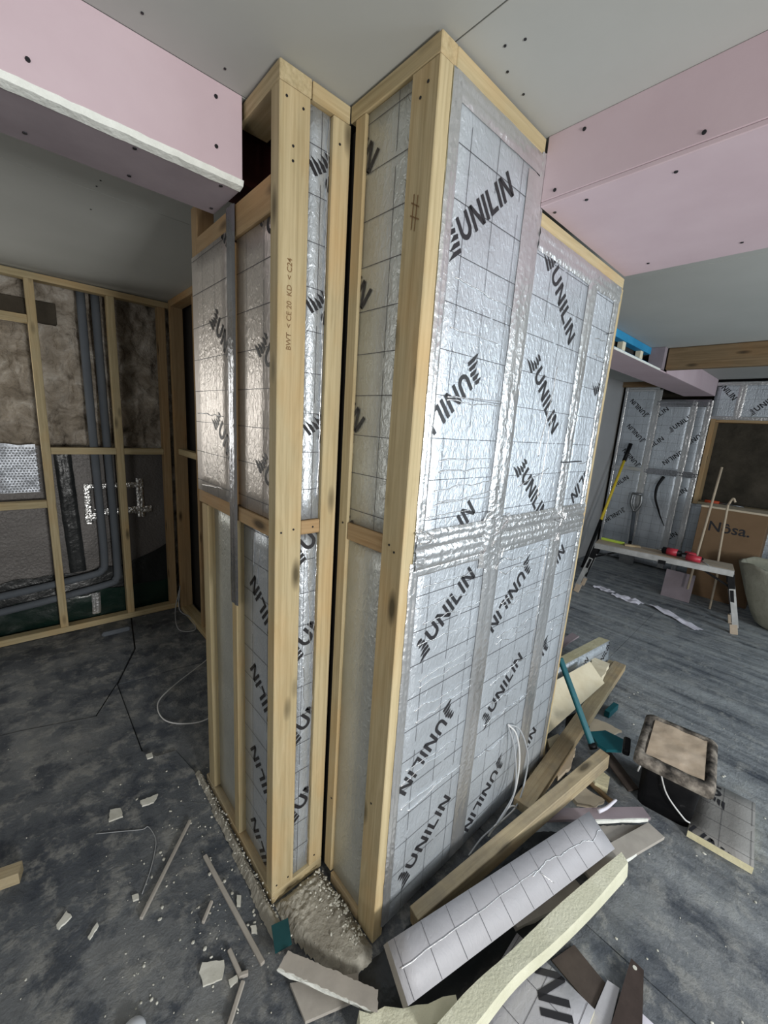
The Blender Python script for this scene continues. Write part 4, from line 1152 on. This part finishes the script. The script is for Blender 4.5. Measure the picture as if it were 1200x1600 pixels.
for lab, a_, b2_ in (('grey board sliver under the foil offcut, upper', (780, 1405), (920, 1345)), ('grey board sliver under the foil offcut, lower', (800, 1440), (905, 1385))):
    t = bar('board_sliver', M['grey_board'], at(*a_, .014), at(*b2_, .014), .05, .02, ragged=.003); tag(t, lab, 'offcut')

# teal tool
tt = thing('hand_scraper', 'long teal handled tool leaning on the column with a leaf-shaped head', 'tool', at(926, 1165, .15))
h0 = at(926, 1166, .20); h1 = at(875, 1028, .50)
bar('handle', M['teal'], h0, h1, .030, .018, tt, bev=.004)
tube('ferrule', M['black_plastic'], [h0 - (h1 - h0) * .03, h0 + (h1 - h0) * .03], .018, tt, 8)
q = PX(.20, (921, 1143), (946, 1141), (974, 1155), (972, 1172), (948, 1171), (934, 1162))
prism('head', M['teal'], [(p.x, p.y) for p in q], .185, .20, tt)
bar('black_edge', M['black_plastic'], at(980, 1155, .195), at(978, 1177, .195), .03, .03, tt, bev=.006)
t = bar('teal_block', M['teal'], at(948, 1116, .02), at(962, 1103, .02), .03, .04); tag(t, 'small teal block on the floor behind the bucket', 'offcut')

# bucket
bu = thing('plaster_bucket', 'black square bucket topped by a lid crusted with tan plaster', 'bucket', (1.44, -.43, 0))


def rrect(w_, d_, r, seg=4):
    pts = []
    for sx, sy, a0 in ((1, 1, 0), (-1, 1, 90), (-1, -1, 180), (1, -1, 270)):
        for k in range(seg + 1):
            a = math.radians(a0 + 90 * k / seg); pts.append((sx * (w_ / 2 - r) + r * math.cos(a), sy * (d_ / 2 - r) + r * math.sin(a)))
    return pts


def loft(bm, secs, capb=True, capt=True):
    prev = None
    for pts in secs:
        ring = [bm.verts.new(p) for p in pts]
        if prev:
            for k in range(len(ring)): bm.faces.new((prev[k], prev[(k + 1) % len(ring)], ring[(k + 1) % len(ring)], ring[k]))
        elif capb: bm.faces.new(ring[::-1])
        prev = ring
    if capt: bm.faces.new(prev)


mwb = Matrix.Translation((1.430, -.452, 0)) @ Matrix.Rotation(math.radians(8), 4, 'Z')
bm = bmesh.new(); loft(bm, [[(x, y, z) for x, y in rrect(.27 + .10 * z, .20 + .09 * z, .035)] for z in (0, .08, .16, .245)])
link('tub', me_from('tub', bm, True), M['black_plastic'], bu, mwb)
bm = bmesh.new(); loft(bm, [[(x, y, z) for x, y in rrect(w_, d_, .028)] for w_, d_, z in ((.372, .277, .222), (.385, .29, .226), (.385, .29, .258), (.365, .27, .270), (.325, .232, .272), (.315, .222, .262))])
lid = link('lid', me_from('lid', bm, True), M['crust'], bu, mwb)
bm = bmesh.new(); secs = []
bm2 = bmesh.new(); G = []
for j in range(21):
    r = []
    for i in range(25):
        x = -.150 + .300 * i / 24; y = -.104 + .208 * j / 20
        r.append(bm2.verts.new((x, y, .2665 + .006 * noise.fractal(Vector((x * 14, y * 14, 2)), 1, 2, 4))))
    G.append(r)
for j in range(20):
    for i in range(24): bm2.faces.new((G[j][i], G[j][i + 1], G[j + 1][i + 1], G[j + 1][i]))
link('dried_plaster', me_from('dried_plaster', bm2, True), M['tan'], lid, mwb); bm.free()
mi = mwb
tube('wire_handle', M['cable'], spline([mi @ Vector((-.152, .04, .215)), mi @ Vector((-.160, .0, .13)), mi @ Vector((-.156, -.07, .06)), mi @ Vector((-.140, -.095, .04))], 6), .0032, bu)
for e in (.0,):
    tube('handle_stub', M['cable'], [mi @ Vector((-.155, .112, .21)), mi @ Vector((-.158, .118, .17))], .0035, bu)

# square foil offcut by the bucket
hq = thing('foil_offcut', 'square grey foil offcut with yellow foam edge right of the bucket', 'offcut', (1.5, -.65, 0))
o0 = at(1178, 1356, .034); o1 = at(1075, 1297, .034); uu = o0 - o1; vh = Vector((0, 0, 1)).cross(uu)
mwh = frame(o1 + Vector((0, 0, .0)), uu, vh)
Wd = uu.length
foil_board(hq, mwh, 0, Wd, 0, .40, .032, [(Wd * .30, .31, 95), (Wd * .02, .02, -20)], (.0, .04), 'foil_dusty', 'foam', size=1.1, gridstep=.1)

# thin sticks and chips on the left floor
for lab, a_, b2_, wd, mt in (('thin pale stick lying alone on the left floor', (297, 1282), (220, 1436), .011, 'grey_board'),
                             ('longest grey stick pointing at the mortar ledge', (320, 1337), (411, 1506), .014, 'grey_board'),
                             ('short grey stick left of the longest stick', (331, 1408), (317, 1442), .010, 'grey_board'),
                             ('bent grey stick above the bottom edge', (380, 1533), (357, 1605), .012, 'grey_board')):
    t = bar('wood_stick', M[mt], at(*a_, .007), at(*b2_, .007), wd, .012); tag(t, lab, 'stick')
t = tube('thin_wire', M['cable_grey'], spline([at(u_, v_, .003) for u_, v_ in ((150, 1303), (190, 1299), (222, 1296), (232, 1292), (243, 1310), (242, 1330), (235, 1360), (222, 1397))], 5), .0016, None, 5)
tag(t, 'thin grey wire curling on the left floor', 'wire')
els = thing('angle_scrap', 'grey L-shaped scrap beside the pale plaster flake', 'offcut', at(370, 1510, 0))
bar('long_arm', M['grey_board'], at(358, 1484, .008), at(377, 1527, .008), .012, .012, els); bar('short_arm', M['grey_board'], at(374, 1525, .008), at(388, 1520, .008), .012, .013, els)
flat('plaster_flake', 'crumb', PX(.006, (316, 1504), (350, 1500), (347, 1529), (317, 1541), (311, 1520)), .001, .007, 'large pale plaster flake near the bottom edge', 'plaster flake', .003)
for lab, pts in (('white plaster chip beside the longest stick', ((370, 1399), (377, 1400), (376, 1416), (370, 1416))), ('white plaster chip at the tip of the mortar ledge', ((307, 1210), (313, 1211), (318, 1222), (311, 1226))),
                 ('white plaster chip near the longest stick lower end', ((391, 1448), (400, 1446), (402, 1459), (393, 1458))), ('small chip in the broken slab edge', ((228, 1180), (238, 1176), (239, 1183), (230, 1186))),
                 ('grey plaster flake on the middle of the left floor', ((219, 1252), (247, 1241), (240, 1254), (222, 1260))), ('dull plaster flake left of the grey one', ((172, 1266), (188, 1263), (192, 1276), (170, 1284))),
                 ('elongated plaster flake far to the left of the sticks', ((88, 1446), (104, 1424), (112, 1432), (92, 1452))), ('slim pale flake between the elongated flake and the lone stick', ((137, 1465), (152, 1442), (154, 1446), (140, 1468))),
                 ('small grey flake beside the large plaster flake', ((357, 1532), (370, 1524), (372, 1534), (360, 1543))), ('pale chip under the lone stick', ((206, 1400), (216, 1397), (217, 1405), (208, 1408)))):
    flat('plaster_chip', 'crumb', PX(.005, *pts), .001, .008, lab, 'plaster flake', .002, 'plaster chips on the left floor')
t = bar('timber_block', M['pine_dirty'], at(-12, 1378, .02), at(33, 1362, .02), .05, .045); tag(t, 'brown timber block at the left edge of the floor', 'timber')
bm = bmesh.new(); bmesh.ops.create_uvsphere(bm, u_segments=16, v_segments=8, radius=.03, matrix=Matrix.Translation(at(208, 1612, .012)) @ Matrix.Diagonal((1, 1, .55, 1)))
t = link('plastic_disc', me_from('plastic_disc', bm, True), M['white']); tag(t, 'rounded white plastic disc at the bottom edge of the floor', 'disc')

# countless crumbs
bm = bmesh.new()
def crumb(x, y, r, z=0):
    m = Matrix.Translation((x, y, z + r * .4)) @ Matrix.Rotation(random.uniform(0, 6), 4, 'Z') @ Matrix.Diagonal((random.uniform(.6, 1.6), random.uniform(.6, 1.2), random.uniform(.4, .8), 1))
    bmesh.ops.create_icosphere(bm, subdivisions=1, radius=r, matrix=m)
for k in range(200):
    u_, v_ = random.gauss(330, 85), random.gauss(1400, 110)
    if v_ > 1130 and u_ < 425 - max(0, 1480 - v_) * .40: p = at(u_, v_, 0); crumb(p.x, p.y, random.choice((.0015, .002, .003, .005)))
for k in range(130):
    x = random.uniform(.2, 2.4); y = random.uniform(-.9, -.05); crumb(x, y, random.choice((.0015, .002, .003, .005)))
for k in range(50):
    p = at(random.uniform(0, 330), random.uniform(1150, 1600), 0); crumb(p.x, p.y, random.choice((.0012, .002, .003)))
for k in range(160):
    crumb(random.gauss(-.21, .010), random.uniform(.15, .95), random.choice((.0015, .002, .003, .004)), .028)
for k in range(220):
    y = random.uniform(.02, .28); x = -.012 - abs(random.gauss(0, .03 + .12 * max(0, y - .18)))
    crumb(x, y, random.choice((.0015, .002, .003, .005)), .026)
t = link('plaster_crumbs', me_from('plaster_crumbs', bm), M['crumb'], None, None, 'stuff')
tag(t, 'white plaster crumbs and dust lumps strewn over the floor', 'crumbs')
